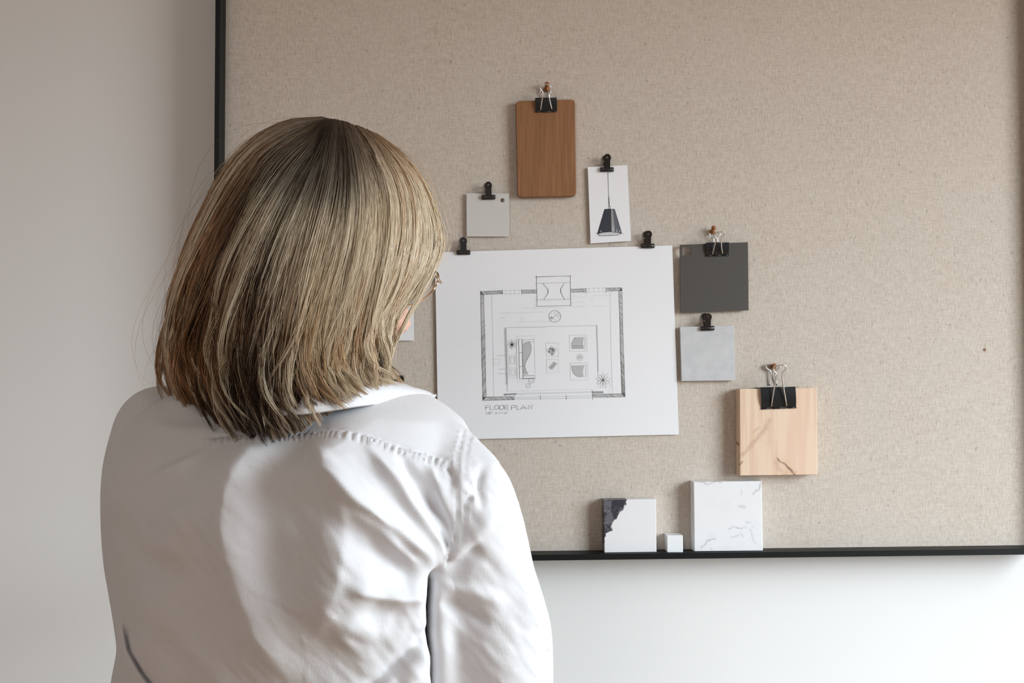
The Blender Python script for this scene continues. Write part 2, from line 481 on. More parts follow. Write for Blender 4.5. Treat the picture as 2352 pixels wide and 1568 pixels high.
def paint_quartz(U, V, face):
    c = L3(235, 235, 236) + 0 * U[..., None]
    cloud = fbm(U, V, 0.03, 5); c = c * (1 - 0.035 * smooth(cloud, 0.5, 0.8))[..., None]
    jx = (fbm(U, V, 0.12, 11) - 0.5) * 12; jy = (fbm(U, V, 0.12, 17) - 0.5) * 12
    veins = [([(1603, 1109), (1618, 1112), (1626, 1116), (1634, 1112), (1655, 1110)], 1.5, 0.55),
             ([(1748, 1112), (1744, 1126), (1735, 1131), (1730, 1138)], 2.0, 0.75), ([(1703, 1127), (1704, 1140)], 2.2, 0.22),
             ([(1699, 1165), (1711, 1168)], 3.0, 0.42), ([(1674, 1219), (1683, 1214), (1694, 1215), (1702, 1217), (1714, 1214)], 1.4, 0.6),
             ([(1714, 1202), (1722, 1203)], 2.4, 0.3), ([(1727, 1214), (1733, 1215)], 2.0, 0.3),
             ([(1723, 1222), (1728, 1232), (1730, 1243), (1734, 1250)], 1.7, 0.45), ([(1701, 1228), (1706, 1236)], 1.6, 0.6),
             ([(1679, 1238), (1696, 1234)], 1.9, 0.42), ([(1609, 1262), (1616, 1255), (1624, 1246), (1634, 1242), (1643, 1241)], 1.6, 0.6),
             ([(1632, 1264), (1636, 1270)], 1.8, 0.35), ([(1740, 1252), (1752, 1262)], 1.6, 0.2)]
    for pts, wd, s in veins:
        d, al, _ = dist_poly(U + jx * 0.5, V + jy * 0.5, pts)
        m = np.exp(-(d / (wd * .75)) ** 2) * s * (0.15 + 0.95 * fbm(U, V, 0.25, 9)) + np.exp(-(d / (wd * 3)) ** 2) * s * 0.07
        c = mixc(c, L3(120, 122, 130), np.clip(m, 0, 1))
    return c

def paint_alder(U, V, face):
    g = fbm(U * 1.0, V * 0.05, 0.11, 41, 4); g2 = fbm(U, V * 0.03, 0.5, 47, 3)
    c = mixc(L3(222, 191, 165), L3(229, 204, 180), smooth(g, 0.3, 0.7))
    c = c * (0.985 + 0.03 * g2)[..., None]
    pk = np.exp(-((U - 1828) / 40) ** 2) * 0.35
    c = mixc(c, L3(234, 200, 176), pk)
    jx = (fbm(U, V, 0.09, 51) - 0.5) * 5
    for pts, wd, s, col in [([(1765, 965), (1758, 983), (1740, 1005), (1722, 1027), (1706, 1044)], 5.0, 0.55, (168, 122, 96)),
                            ([(1743, 982), (1730, 992)], 2.6, 0.5, (165, 122, 92)), ([(1765, 980), (1764, 1020)], 5, 0.12, (170, 130, 110)),
                            ([(1705, 1060), (1700, 1067)], 2.0, 0.9, (110, 66, 44)),
                            ([(1786, 1052), (1792, 1060), (1803, 1066), (1812, 1075), (1818, 1083), (1826, 1090)], 2.0, 0.95, (104, 66, 48)),
                            ([(1812, 1074), (1820, 1083)], 2.2, 0.8, (80, 48, 36)),
                            ([(1782, 1064), (1788, 1076), (1802, 1088)], 5.5, 0.35, (176, 128, 100)), ([(1826, 1084), (1829, 1083)], 2, 0.5, (120, 80, 60)),
                            ([(1786, 1058), (1800, 1070), (1815, 1088)], 14, 0.18, (190, 148, 118))]:
        d, al, _ = dist_poly(U + jx, V, pts)
        c = mixc(c, L3(*col), np.clip(np.exp(-(d / wd) ** 2) * s * (0.25 + .95 * fbm(U, V, 0.16, 61)), 0, 1))
    if face == 'left':
        d, al, _ = dist_poly(U, V, [(1693, 1018), (1696, 1021)]); c = mixc(c, L3(130, 80, 55), np.exp(-(d / 2.5) ** 2))
    return c

STF = -0.0235
o = tinted_block('marble_sample', [(1386.5, 1151), (1506.5, 1149), (1508, 1270.5), (1388.5, 1272)], STF, -0.001, 150, M['dark_marble'], paint_split)
tag(o, 'white stone sample tile with dark charcoal corner standing on the frame ledge', 'stone sample', 'stone samples on the ledge')
o = tinted_block('quartz_sample', [(1593, 1110.5), (1749.5, 1108.5), (1752.5, 1268.5), (1595, 1270)], STF, -0.001, 170, M['quartz'], paint_quartz)
tag(o, 'largest stone tile on the ledge, white with fine grey veins', 'stone sample', 'stone samples on the ledge')
WB = -0.0255
# small glazed cube, turned a little
c0 = P(1551.5, 1271, -0.026); s_ = 0.0235 / 2; hz = zb_in
a = math.radians(-3.0)
ringc = []
V = []; 
for zz in (0.0, 0.0249):
    for dx, dy in ((-s_, -s_), (s_, -s_), (s_, s_), (-s_, s_)):
        V.append((c0[0] + dx * math.cos(a) - dy * math.sin(a), -0.0145 + dx * math.sin(a) + dy * math.cos(a), hz + zz))
o = from_np('ceramic_sample', V, [[0, 1, 5, 4], [1, 2, 6, 5], [2, 3, 7, 6], [3, 0, 4, 7], [4, 5, 6, 7], [3, 2, 1, 0]], M['gloss'])
fix_normals(o, 0.0008, 3)
tag(o, 'tiny glossy white cube sample between the two stone tiles', 'tile sample', 'stone samples on the ledge')
for nm in ('marble_sample', 'quartz_sample'):      # stand exactly on the ledge
    ob = bpy.data.objects[nm]; ob.location.z += zb_in + 0.0003 - (ob.location.z + min(v.co.z for v in ob.data.vertices))

# ------------------------------------------------------------------ hung samples
WBK = -0.0245
o = tinted_block('wood_sample', [(1699, 893), (1876, 890.5), (1878, 1090), (1699.5, 1092)], WBK, -0.0025, 190, M['alder'], paint_alder)
tag(o, 'thick pale knotty square wood block hung from the large binder clip', 'wood sample')
o = slab('wood_clipboard', rounded([(1184.5, 231.5), (1321, 227.5), (1324, 450), (1189, 452.5)], 11), -0.0125, -0.0025, M['board'], None, 0.0012, 2)
tag(o, 'warm brown wooden board with rounded corners, uppermost on the pinboard', 'wood board')
o = slab('concrete_sample', [(1562, 750.5), (1686, 747.5), (1689, 873.5), (1565.5, 875)], -0.010, -0.0035, M['concrete'], None, 0.0005, 2)
tag(o, 'square light grey mottled concrete look sample below the charcoal card', 'material sample')

def card_with_hole(name, outer, hole, y0, y1, material, parent=None):
    A = ring_px(outer, y0); B = ring_px(hole, y0); na, nb = len(A), len(B)
    bm = bmesh.new()
    def loop(R, y):
        vs_ = [bm.verts.new((x, y, z)) for x, z in R]
        return vs_, [bm.edges.new((vs_[i], vs_[(i + 1) % len(vs_)])) for i in range(len(vs_))]
    fa, ea = loop(A, y0); fb, eb = loop(B, y0); ka, eka = loop(A, y1); kb, ekb = loop(B, y1)
    bmesh.ops.triangle_fill(bm, edges=ea + eb, use_beauty=True)
    bmesh.ops.triangle_fill(bm, edges=eka + ekb, use_beauty=True)
    for f, k in ((fa, ka), (fb, kb)):
        for i in range(len(f)):
            j = (i + 1) % len(f); bm.faces.new((f[i], f[j], k[j], k[i]))
    bmesh.ops.recalc_face_normals(bm, faces=bm.faces)
    V = [tuple(v.co) for v in bm.verts]; bm.verts.index_update(); F = [[v.index for v in f.verts] for f in bm.faces]; bm.free()
    return from_np(name, V, F, material, parent)
circ = [(1154.2 + 4.9 * math.cos(t), 460 + 4.9 * math.sin(t)) for t in np.linspace(0, 2 * math.pi, 24, endpoint=False)]
o = card_with_hole('paint_card', [(1071.5, 444), (1169.5, 444), (1170, 543), (1072, 543)], circ, -0.0055, -0.0048, M['paint_sample'])
tag(o, 'pale grey square paint card with a punched round hole', 'card')
o = card_with_hole('charcoal_card', [(1561.8, 562), (1717.8, 556), (1719.5, 712.3), (1563.5, 717.5)], rounded([(1567.5, 566.5), (1587.5, 566), (1587.5, 585.5), (1567.5, 586.5)], 1.5, 2), -0.0095, -0.0070, M['dark_card'])
tag(o, 'dark charcoal square sample with a small square cut-out at its corner', 'material sample')
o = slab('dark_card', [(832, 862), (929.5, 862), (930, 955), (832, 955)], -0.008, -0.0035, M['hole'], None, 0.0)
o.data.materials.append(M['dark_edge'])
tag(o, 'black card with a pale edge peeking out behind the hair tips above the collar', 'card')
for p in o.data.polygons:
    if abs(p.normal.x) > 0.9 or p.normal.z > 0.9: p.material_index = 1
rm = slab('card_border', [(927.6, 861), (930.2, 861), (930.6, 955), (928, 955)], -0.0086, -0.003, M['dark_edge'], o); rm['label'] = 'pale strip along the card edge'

# ------------------------------------------------------------------ drawings
class Ink:
    def __init__(s, y, ox=0, oy=0, k=1.0): s.V = []; s.F = []; s.m = []; s.y = y; s.o = (ox, oy, k)
    def full(s, p): return (s.o[0] + p[0] / s.o[2], s.o[1] + p[1] / s.o[2])
    def poly(s, pts, mi, dy=0.0):
        b = len(s.V)
        for p in pts:
            q = P(*s.full(p), s.y - dy); s.V.append(tuple(q))
        s.F.append([b + i for i in range(len(pts))]); s.m.append(mi)
    def line(s, pts, w=0.7, mi=1, dy=0.00008, jit=0.25):
        pts = [s.full(p) for p in pts]
        Q = [np.array(pts[0])]
        for a, b in zip(pts[:-1], pts[1:]):
            n = max(1, int(math.dist(a, b) / 25))
            for i in range(1, n + 1):
                Q.append(np.array(a) * (1 - i / n) + np.array(b) * i / n + (rng.normal(0, jit, 2) if i < n else 0))
        Q = np.array(Q); T = np.gradient(Q, axis=0); T /= np.linalg.norm(T, axis=1)[:, None] + 1e-9
        N = np.stack([-T[:, 1], T[:, 0]], 1); b = len(s.V)
        for q, nn in zip(Q, N):
            ww = w / 2 * rng.uniform(0.75, 1.15)
            s.V.append(tuple(P(*(q + nn * ww), s.y - dy))); s.V.append(tuple(P(*(q - nn * ww), s.y - dy)))
        for i in range(len(Q) - 1):
            s.F.append([b + 2 * i, b + 2 * i + 1, b + 2 * i + 3, b + 2 * i + 2]); s.m.append(mi)
    def circle(s, c, r, w=0.6, mi=1, n=20, ry=None):
        s.line([(c[0] + r * math.cos(t), c[1] + (ry or r) * math.sin(t)) for t in np.linspace(0, 2 * math.pi, n + 1)], w, mi, jit=0)
    def build(s, name, mats, parent):
        o = from_np(name, s.V, s.F, mats, parent)
        o.data.polygons.foreach_set('material_index', s.m); o.data.update(); return o
    def hatch(s, a, b, c, d, n, w=0.55, mi=0, slant=1.0, skip=0.12):
        """strokes across the strip a-b (one side) and d-c (other side)"""
        a, b, c, d = map(np.array, (a, b, c, d))
        for i in range(n):
            if rng.random() < skip: continue
            t = (i + rng.uniform(-0.3, 0.3)) / n; t2 = t + slant / n
            p = a + (b - a) * np.clip(t, 0, 1); q = d + (c - d) * np.clip(t2, 0, 1)
            s.line([tuple(p), tuple(q)], w * rng.uniform(0.6, 1.5), mi, jit=0)

PY = -0.0042
plan = thing('floor_plan_sheet', 'large white sheet with a pencil floor plan of a room', 'drawing', P(1280, 1003, PY))
sh = slab('paper_sheet', [(999, 579.5), (1544, 563.5), (1559.5, 997.5), (1006.5, 1010)], PY, PY + 0.0009, M['paper'], plan)
ik = Ink(PY - 0.0002, 1080, 620, 4.61)
# wall strips: grey wash, hatching and outlines
def wallstrip(a, b, c, d, n, slant=1.5):
    ik.poly([a, b, c, d], 3)
    ik.hatch(a, b, c, d, n, 0.6, 1, slant); ik.hatch(a, b, c, d, n // 2, 0.8, 0, slant, 0.35)
    ik.line([a, b], 0.9, 0); ik.line([d, c], 0.8, 0)
wallstrip((108, 228), (345, 218), (345, 250), (112, 262), 16)
wallstrip((543, 212), (706, 210), (706, 243), (543, 247), 13)
wallstrip((1064, 202), (1228, 198), (1228, 232), (1064, 236), 13)
wallstrip((1436, 192), (1604, 186), (1604, 218), (1436, 224), 13)
wallstrip((110, 228), (133, 1378), (170, 1345), (143, 262), 80, -2.0)
wallstrip((1573, 220), (1606, 1312), (1640, 1342), (1606, 188), 80, 2.0)
wallstrip((133, 1345), (465, 1340), (465, 1370), (133, 1380), 22)
wallstrip((1300, 1315), (1640, 1308), (1640, 1342), (1300, 1346), 22)
def ln(x1, y1, x2, y2, w=0.6, m=1): ik.line([(x1, y1), (x2, y2)], w, m)
for y, y2 in ((220, 212), (252, 244)):
    for k in range(4):
        x = 365 + k * 46; ln(x, y - k * 2, x + 26, y - k * 2 - 1, 0.8, 1)
for y in (196, 230):
    for k in range(4):
        x = 1246 + k * 50; ln(x, y - k * 1.5, x + 28, y - k * 1.5 - 1, 0.8, 1)
for x, y in ((343, 205), (543, 203), (1228, 188), (1436, 186)): ln(x, y, x + 2, y + 60, 0.6, 0)
ln(105, 226, 125, 226, 1, 0); ln(124, 1382, 470, 1372, .6, 1)
# fireplace
for a in ((688, 74, 1070, 62), (702, 60, 708, 386), (1060, 58, 1066, 380), (702, 384, 1070, 376)): ln(*a, 0.9, 0)
ln(688, 142, 1066, 130, .7, 1); ln(686, 316, 1072, 306, .7, 1)
ik.line([(770, 142), (824, 205), (823, 245), (778, 316)], .8, 0); ik.line([(998, 136), (958, 200), (960, 238), (1002, 316)], .8, 0)
ln(824, 205, 824, 247, 1.2, 0); ln(958, 197, 959, 240, 1.2, 0)
# floor boards and thin walls inside, faint
for a in ((228, 262, 232, 400), (232, 400, 252, 1340), (1484, 230, 1490, 780), (1490, 780, 1510, 1310), (686, 350, 686, 395), (555, 404, 1000, 392),
          (310, 458, 790, 442), (402, 448, 402, 482), (318, 503, 372, 503), (548, 490, 548, 548), (495, 546, 860, 544), (1068, 284, 1240, 280),
          (1290, 290, 1290, 328), (1296, 274, 1484, 270), (1068, 342, 1186, 336), (1185, 338, 1185, 366), (1290, 384, 1444, 378), (1068, 388, 1220, 384),
          (242, 945, 340, 942), (242, 996, 315, 998), (306, 945, 306, 998), (246, 945, 244, 998), (1362, 1245, 1510, 1240), (1440, 1180, 1510, 1178), (1476, 1265, 1476, 1300), (1470, 1220, 1506, 1220)):
    ln(*a, .5, 2)
for a in ((285, 905, 380, 903), (300, 1050, 385, 1048), (300, 1097, 385, 1096)): ln(*a, .7, 1)
# rug
ln(370, 610, 1355, 586, .7, 1); ln(380, 608, 392, 1282, .8, 1); ln(390, 1282, 1290, 1262, .5, 2)
ln(1338, 590, 1352, 1090, .6, 1); ln(1352, 1090, 1356, 1260, .5, 2)
for k in range(90):
    y = 620 + k * 6.6; x = 357 + k * 0.22; ln(x, y, x + 22, y - 1, .55, 1 if k % 3 else 0)
for k in range(60):
    y = 600 + k * 8.0; x = 1336 + k * 0.22; ln(x, y, x + 14, y - 1, .5, 1)
# sideboard with plant
for a in ((396, 738, 496, 738), (396, 738, 404, 1145), (404, 1145, 498, 1142), (496, 738, 498, 1142)): ln(*a, .55, 2)
for (x0, y0, x1, y1) in ((415, 905, 476, 995), (430, 925, 466, 978), (418, 1035, 484, 1118), (434, 1055, 470, 1104)):
    ik.line([(x0, y0), (x1, y0), (x1, y1), (x0, y1), (x0, y0)], .6, 1)
for k in range(13):
    t = 2 * math.pi * k / 13 + .2; r = 52 + 10 * math.sin(k * 2.3)
    c = (443, 788); a1 = (c[0] + r * math.cos(t), c[1] + r * math.sin(t)); px_ = (c[0] + .6 * r * math.cos(t + .12), c[1] + .6 * r * math.sin(t + .12)); py_ = (c[0] + .6 * r * math.cos(t - .12), c[1] + .6 * r * math.sin(t - .12))
    ik.line([c, px_, a1, py_, c], .5, 1)
ik.circle((443, 788), 6, 2.4, 0, 8)
# sofa
ik.line([(487, 700), (680, 694), (688, 1176), (500, 1184), (487, 700)], .5, 2)
ik.line([(512, 730), (550, 730), (560, 1148), (524, 1152), (512, 730)], .9, 0)
ln(516, 876, 550, 874, .8, 0); ln(520, 1022, 554, 1021, .8, 0)
ik.line([(555, 740), (676, 734), (678, 760), (555, 764), (555, 740)], .8, 1); ik.line([(560, 1120), (684, 1116), (686, 1144), (562, 1148), (560, 1120)], .9, 0)
curve = [(625, 754), (642, 790), (646, 840), (636, 890), (610, 935), (588, 975), (578, 1020), (590, 1060), (610, 1104)]
ik.poly([(552, 790)] + curve + [(566, 1110)], 3)
ik.line(curve, .9, 0); ik.line([(552, 800), (590, 770), (625, 754)], .8, 1); ik.line([(556, 1060), (575, 1090), (585, 1110)], .8, 1)
for k in range(26):
    y = 775 + k * 12.5; xr = np.interp(y, [754, 790, 840, 890, 935, 975, 1020, 1060, 1104], [625, 642, 646, 636, 610, 588, 578, 590, 610])
    ln(556, y + 3, xr - 2, y, .7, 1)
ik.line([(568, 800), (582, 850), (580, 900)], 1.2, 3)
ln(524, 1152, 690, 1148, .7, 0)
ik.circle((646, 1172), 27, .7, 0); ik.circle((613, 1224), 23, .7, 0); ln(640, 1176, 648, 1180, 1.6, 0); ln(606, 1228, 618, 1216, .7, 1)
# two low tables
ik.line([(800, 772), (932, 770), (936, 914), (806, 916), (800, 772)], .5, 1); ik.line([(806, 946), (934, 944), (938, 1082), (808, 1088), (806, 946)], .5, 1)
for k in range(14):
    t = k * 1.7; r = 14 + 3.0 * k; c = (866 + r * .8 * math.cos(t), 852 + r * .8 * math.sin(t)); ik.circle(c, 12, .6, 1, 10)
    if k % 3 == 0: ik.circle(c, 5, 1.2, 0, 6)
ik.poly([(886, 970), (920, 992), (866, 1056), (832, 1026)], 3); ik.line([(886, 970), (920, 992), (866, 1056), (832, 1026), (886, 970)], .7, 1)
for k in range(5): ln(842 + k * 4, 1040 - k * 0, 892 + k * 5, 976 + k * 4, .6, 1)
# armchairs
ik.line([(1050, 690), (1234, 688), (1238, 858), (1054, 860), (1050, 690)], .5, 1); ik.line([(1060, 984), (1244, 982), (1248, 1162), (1062, 1166), (1060, 984)], .5, 1)
ik.poly([(1108, 714), (1202, 712), (1192, 770), (1200, 828), (1078, 832), (1074, 776)], 3)
ik.line([(1108, 714), (1218, 712), (1216, 830), (1076, 832), (1074, 776), (1108, 714)], .8, 1); ik.line([(1198, 714), (1188, 770), (1200, 828)], .7, 1)
for y in (782, 800, 812, 826): ln(1078, y, 1196, y - 1, .8, 0 if y > 790 else 1)
for k in range(7): ln(1100 - k * 3, 722 + k * 8, 1192, 721 + k * 8, .5, 1)
ik.poly([(1072, 1014), (1206, 1010), (1192, 1060), (1196, 1128), (1140, 1132), (1096, 1096), (1080, 1050)], 3)
ik.line([(1072, 1014), (1226, 1008), (1224, 1130), (1142, 1132), (1098, 1098), (1080, 1052), (1072, 1014)], .8, 1); ik.line([(1206, 1010), (1190, 1066), (1196, 1128)], .7, 1)
for k in range(13): ln(1080 + max(0, k - 5) * 6, 1020 + k * 8.6, 1192, 1019 + k * 8.6, .5, 1)
ik.circle((1162, 922), 34, .6, 1); ik.circle((1162, 922), 17, .7, 0); ln(1155, 914, 1168, 930, .7, 0)
# plant in the corner
for k in range(9):
    t = 2 * math.pi * k / 9 - 1.6; r = 92 if k in (1, 2, 3) else 84; c = (1406, 1164)
    tip = (c[0] + r * math.cos(t), c[1] + r * math.sin(t)); s1 = (c[0] + .62 * r * math.cos(t + .26), c[1] + .62 * r * math.sin(t + .26)); s2 = (c[0] + .62 * r * math.cos(t - .26), c[1] + .62 * r * math.sin(t - .26))
    ik.line([c, s1, tip, s2, c], .65, 1)
ln(1396, 1172, 1420, 1158, 1.3, 0)
# compass mark
ik.circle((896, 490), 62, .8, 0, 28); ln(856, 528, 942, 446, .7, 0); ln(840, 505, 872, 505, 1.6, 0); ln(862, 482, 862, 502, .9, 0); ln(862, 505, 886, 512, .6, 1)
ln(897, 448, 898, 466, .7, 1); ik.line([(922, 482), (932, 478), (936, 486), (924, 498), (938, 498)], .7, 1); ik.line([(890, 520), (902, 522), (896, 530), (904, 536), (892, 540)], .7, 1)
# window wall below
ln(365, 1310, 1410, 1284, .6, 1); ln(490, 1316, 1300, 1296, .5, 2); ln(466, 1350, 1300, 1330, .6, 1); ln(466, 1368, 1298, 1352, .6, 1)
ik.poly([(358, 1310), (490, 1302), (490, 1320), (358, 1328)], 1); ik.poly([(1290, 1284), (1410, 1282), (1410, 1304), (1290, 1306)], 1)
for x in (466, 744, 1018, 1298): ln(x, 1322, x, 1372, .8, 0)
ln(1290, 1270, 1298, 1350, .8, 0); ln(352, 1320, 380, 1320, 1.2, 0)
ik.build('plan_drawing', [M['ink'], M['ink2'], M['ink3'], M['ink4']], plan)['label'] = 'pencil drawn room plan'
tx = Ink(PY - 0.0002, 1080, 620, 4.61)
def glyph(strokes, w=0.9, m=0):
    for s in strokes: tx.line(s, w, m, jit=0.1)
glyph([[(165, 1480), (166, 1436), (200, 1430)], [(164, 1456), (196, 1452)],            # F
       [(212, 1432), (210, 1480), (250, 1474)],                                          # L
       [(278, 1430), (262, 1440), (256, 1458), (264, 1474), (284, 1476), (302, 1464), (306, 1446), (296, 1432), (278, 1430)],
       [(330, 1430), (314, 1440), (308, 1458), (316, 1474), (336, 1476), (352, 1464), (356, 1444), (346, 1430), (330, 1430)],
       [(364, 1480), (366, 1432), (392, 1428), (404, 1440), (394, 1452), (368, 1456), (404, 1478)],
       [(436, 1480), (438, 1434), (466, 1430), (482, 1440), (474, 1454), (440, 1458)],
       [(496, 1432), (494, 1478), (530, 1472)],
       [(536, 1478), (562, 1428), (592, 1474)], [(540, 1462), (590, 1456)],
       [(614, 1474), (616, 1428), (652, 1470), (656, 1424)]])
glyph([[(164, 1506), (178, 1502), (172, 1512), (182, 1518), (164, 1528)],               # 3
       [(202, 1500), (186, 1530)],
       [(216, 1504), (206, 1510), (218, 1520), (208, 1528), (202, 1520), (216, 1504)],
       [(226, 1500), (226, 1508)], [(234, 1500), (234, 1508)],
       [(262, 1512), (288, 1510)], [(264, 1520), (286, 1518)],
       [(312, 1502), (310, 1526)], [(322, 1498), (321, 1505)], [(334, 1514), (354, 1512)],
       [(374, 1506), (364, 1514), (370, 1524), (382, 1518), (374, 1506)], [(390, 1500), (389, 1507)], [(396, 1500), (395, 1507)]], .75)
tx.build('title_lettering', [M['ink'], M['ink2'], M['ink3']], plan)['label'] = 'handwritten words FLOOR PLAN and its scale'

# lamp card
LY = -0.0052
lc = thing('lamp_sketch_card', 'narrow white card with a drawn charcoal pendant lamp', 'drawing', P(1400, 556, LY))
slab('paper_sheet', [(1350, 383.5), (1441, 379), (1449.5, 553), (1356.5, 559)], LY, LY + 0.0007, M['paper'], lc)
lk = Ink(LY - 0.0002)
LM = [M['lampblack'], M['lampdark'], M['lampmid'], M['lamplight'], M['ink2']]
lk.poly([(1389, 480), (1411, 479.5), (1427, 533), (1425, 536), (1404, 531.5), (1382, 534), (1373, 537)], 1)
lk.poly([(1403, 480), (1411, 480), (1427, 532), (1422, 534.5), (1404, 531.5)], 2, 0.00005)
lk.poly([(1404, 480), (1407, 480), (1413, 533), (1405, 531.5)], 4, 0.0001)
for x, yt in ((1407.5, 514), (1416.5, 524), (1423.5, 526), (1380, 528)):
    lk.poly([(x, yt), (x + 1.6, 533.5), (x - .8, 533)], 3, 0.00015)
lk.poly([(1373, 537.5), (1385, 534), (1402, 532.5), (1420, 534), (1427.5, 536.5), (1420, 539), (1404, 540), (1388, 541), (1377, 540.5)], 3, 0.0001)
lk.line([(1389, 481), (1372, 538), (1377, 541), (1388, 541.5), (1404, 540.5), (1420, 539.5), (1428, 536), (1411.5, 480.5), (1400, 479.8), (1389, 481)], 1.0, 0, 0.0002, 0.1)
lk.line([(1373, 537), (1385, 533.5), (1402, 532), (1420, 534), (1428, 536.5)], 1.1, 0, 0.0002, 0.1)
lk.line([(1396.3, 396), (1398.6, 470)], 0.8, 0, 0.0002, 0.1); lk.line([(1398.5, 452), (1399.4, 472)], 1.2, 0, 0.0002, 0.2)
lk.line([(1399.4, 472), (1397, 478), (1399, 480), (1402, 479), (1402, 476), (1399.6, 472)], 0.9, 0, 0.0002, 0.0)
lk.line([(1428, 536), (1433, 537)], 0.6, 4, 0.0002); lk.line([(1368, 534), (1373, 536)], 0.6, 4, 0.0002)
lk.build('lamp_drawing', LM, lc)['label'] = 'charcoal marker drawing of a hanging lamp'

pc = thing('white_card', 'white card half hidden behind the face, left of the floor plan', 'card', P(905, 782, -0.005))
slab('paper_sheet', [(862, 640), (949, 636), (951.5, 781.5), (864, 783)], -0.005, -0.0043, M['paper'], pc)
kk = Ink(-0.0053); kk.poly([(903, 765), (907, 760), (911, 764), (909, 768)], 0); kk.poly([(880, 700), (893, 698), (903, 760), (872, 764)], 1)
kk.build('card_drawing', [M['ink2'], M['ink3']], pc)

# ------------------------------------------------------------------ clips
PXM = D / FPX
def bulldog(u, v, label, y, rot=0.0, hole_up=0.0):
    """u,v: photo pixel of the middle of the jaw; y: depth of the paper front"""
    c = P(u, v, y); k = PXM * 1.0
    t = thing('bulldog_clip', label, 'clip', (c[0], y, c[2]), 'small black bulldog clips on the pinboard')
    R = lambda x, z: (c[0] + (x * math.cos(rot) - z * math.sin(rot)) * k, c[2] + (x * math.sin(rot) + z * math.cos(rot)) * k)
    # jaw: rounded bar, front and back lips
    V = []; F = []
    n = 12; L_ = 16.0
    prof = [(-L_, 3.6), (-L_ + 1.4, 5.0), (L_ - 1.4, 5.0), (L_, 3.6)]
    for x, r in prof:
        for j in range(n):
            a_ = 2 * math.pi * j / n
            xx, zz = R(x, r * math.sin(a_) * 1.08)
            V.append((xx, y - 0.0024 - r * k * 0.75 * math.cos(a_), zz))
    for i in range(len(prof) - 1):
        for j in range(n):
            F.append([i * n + j, i * n + (j + 1) % n, (i + 1) * n + (j + 1) % n, (i + 1) * n + j])
    F += [list(range(n)), [(len(prof) - 1) * n + j for j in range(n)]]
    fix_normals(from_np('jaw', V, F, M['clip'], t), smooth=True).data
    x0, z0 = R(-14, -4.2); x1, z1 = R(14, -3.4)
    xx, zz = R(0, 0)
    # the two finger plates: neck widening to a disc with a round hole
    def plate(name, ytop, ybot, up, lab=None):
        ring = [(-8.8, 3.0), (-7.2, 5.5), (-7.0, 17.5)]
        cz = 25.0 + up
        ring += [(8.6 * math.cos(a_), cz + 8.6 * math.sin(a_)) for a_ in np.linspace(math.radians(212), math.radians(-32), 22)]
        ring += [(7.0, 17.5), (7.2, 5.5), (8.8, 3.0)]
        bm = bmesh.new(); th = 0.0009
        hole = [(2.5 * math.cos(a_), cz + 2.5 * math.sin(a_)) for a_ in np.linspace(0, 2 * math.pi, 12, endpoint=False)]
        def yat(z): return ybot + (ytop - ybot) * min(1, max(0, z / 34))
        loops = []
        for off in (0, th):
            for rg in (ring, hole):
                vs_ = []
                for x, z in rg:
                    X, Z = R(x, z); vs_.append(bm.verts.new((X, yat(z) + off, Z)))
                es = [bm.edges.new((vs_[i], vs_[(i + 1) % len(vs_)])) for i in range(len(vs_))]
                loops.append((vs_, es))
        bmesh.ops.triangle_fill(bm, edges=loops[0][1] + loops[1][1]); bmesh.ops.triangle_fill(bm, edges=loops[2][1] + loops[3][1])
        for A_, B_ in ((loops[0][0], loops[2][0]), (loops[1][0], loops[3][0])):
            for i in range(len(A_)):
                j = (i + 1) % len(A_); bm.faces.new((A_[i], A_[j], B_[j], B_[i]))
        bmesh.ops.recalc_face_normals(bm, faces=bm.faces); bm.verts.index_update()
        VV = [tuple(q.co) for q in bm.verts]; FF = [[q.index for q in f.verts] for f in bm.faces]; bm.free()
        return from_np(name, VV, FF, M['clip'], t)
    plate('finger_plate', y - 0.0115, y - 0.0035, 0)
    plate('finger_plate', -0.0012, y + 0.0010, 2.5)
    a0 = R(-6.2, 14.5); a1 = R(6.2, 14.5)
    tube('spring', [(a0[0], y - 0.0040, a0[1]), (a1[0], y - 0.0040, a1[1])], 0.0022, M['clip'], t, 12)
    b0 = R(0, 27)
    lathe('rivet', (b0[0], -0.001, b0[1]), (0, -1, 0), [(0, 0.0009), (abs(y) + 0.0075, 0.0009), (abs(y) + 0.008, 0.0004)], M['wire'], t, 10)
    for sx in (-7.6, 7.6):
        s0 = R(sx, 17.3)
        lathe('spring_end', (s0[0] + math.copysign(.0008, -sx), y - 0.0045, s0[1]), (math.copysign(1, sx), -0.5, 0.1), [(0, .0009), (.0012, .0009), (.0016, .0004)], M['wire'], t, 10)
    return t
bulldog(1122, 453.5, 'black clip gripping the pale grey paint card', -0.0055, 0.03)
bulldog(1393.5, 390, 'black clip gripping the pendant lamp card', LY, 0.02)
bulldog(1064.5, 580, 'black clip at the floor plan sheet\'s upper left, near the hair', PY, 0.01)
bulldog(1487, 565, 'black clip at the floor plan sheet\'s upper right corner', PY, 0.01)
bulldog(1624, 754, 'black clip gripping the grey concrete look sample', -0.010, 0.03)

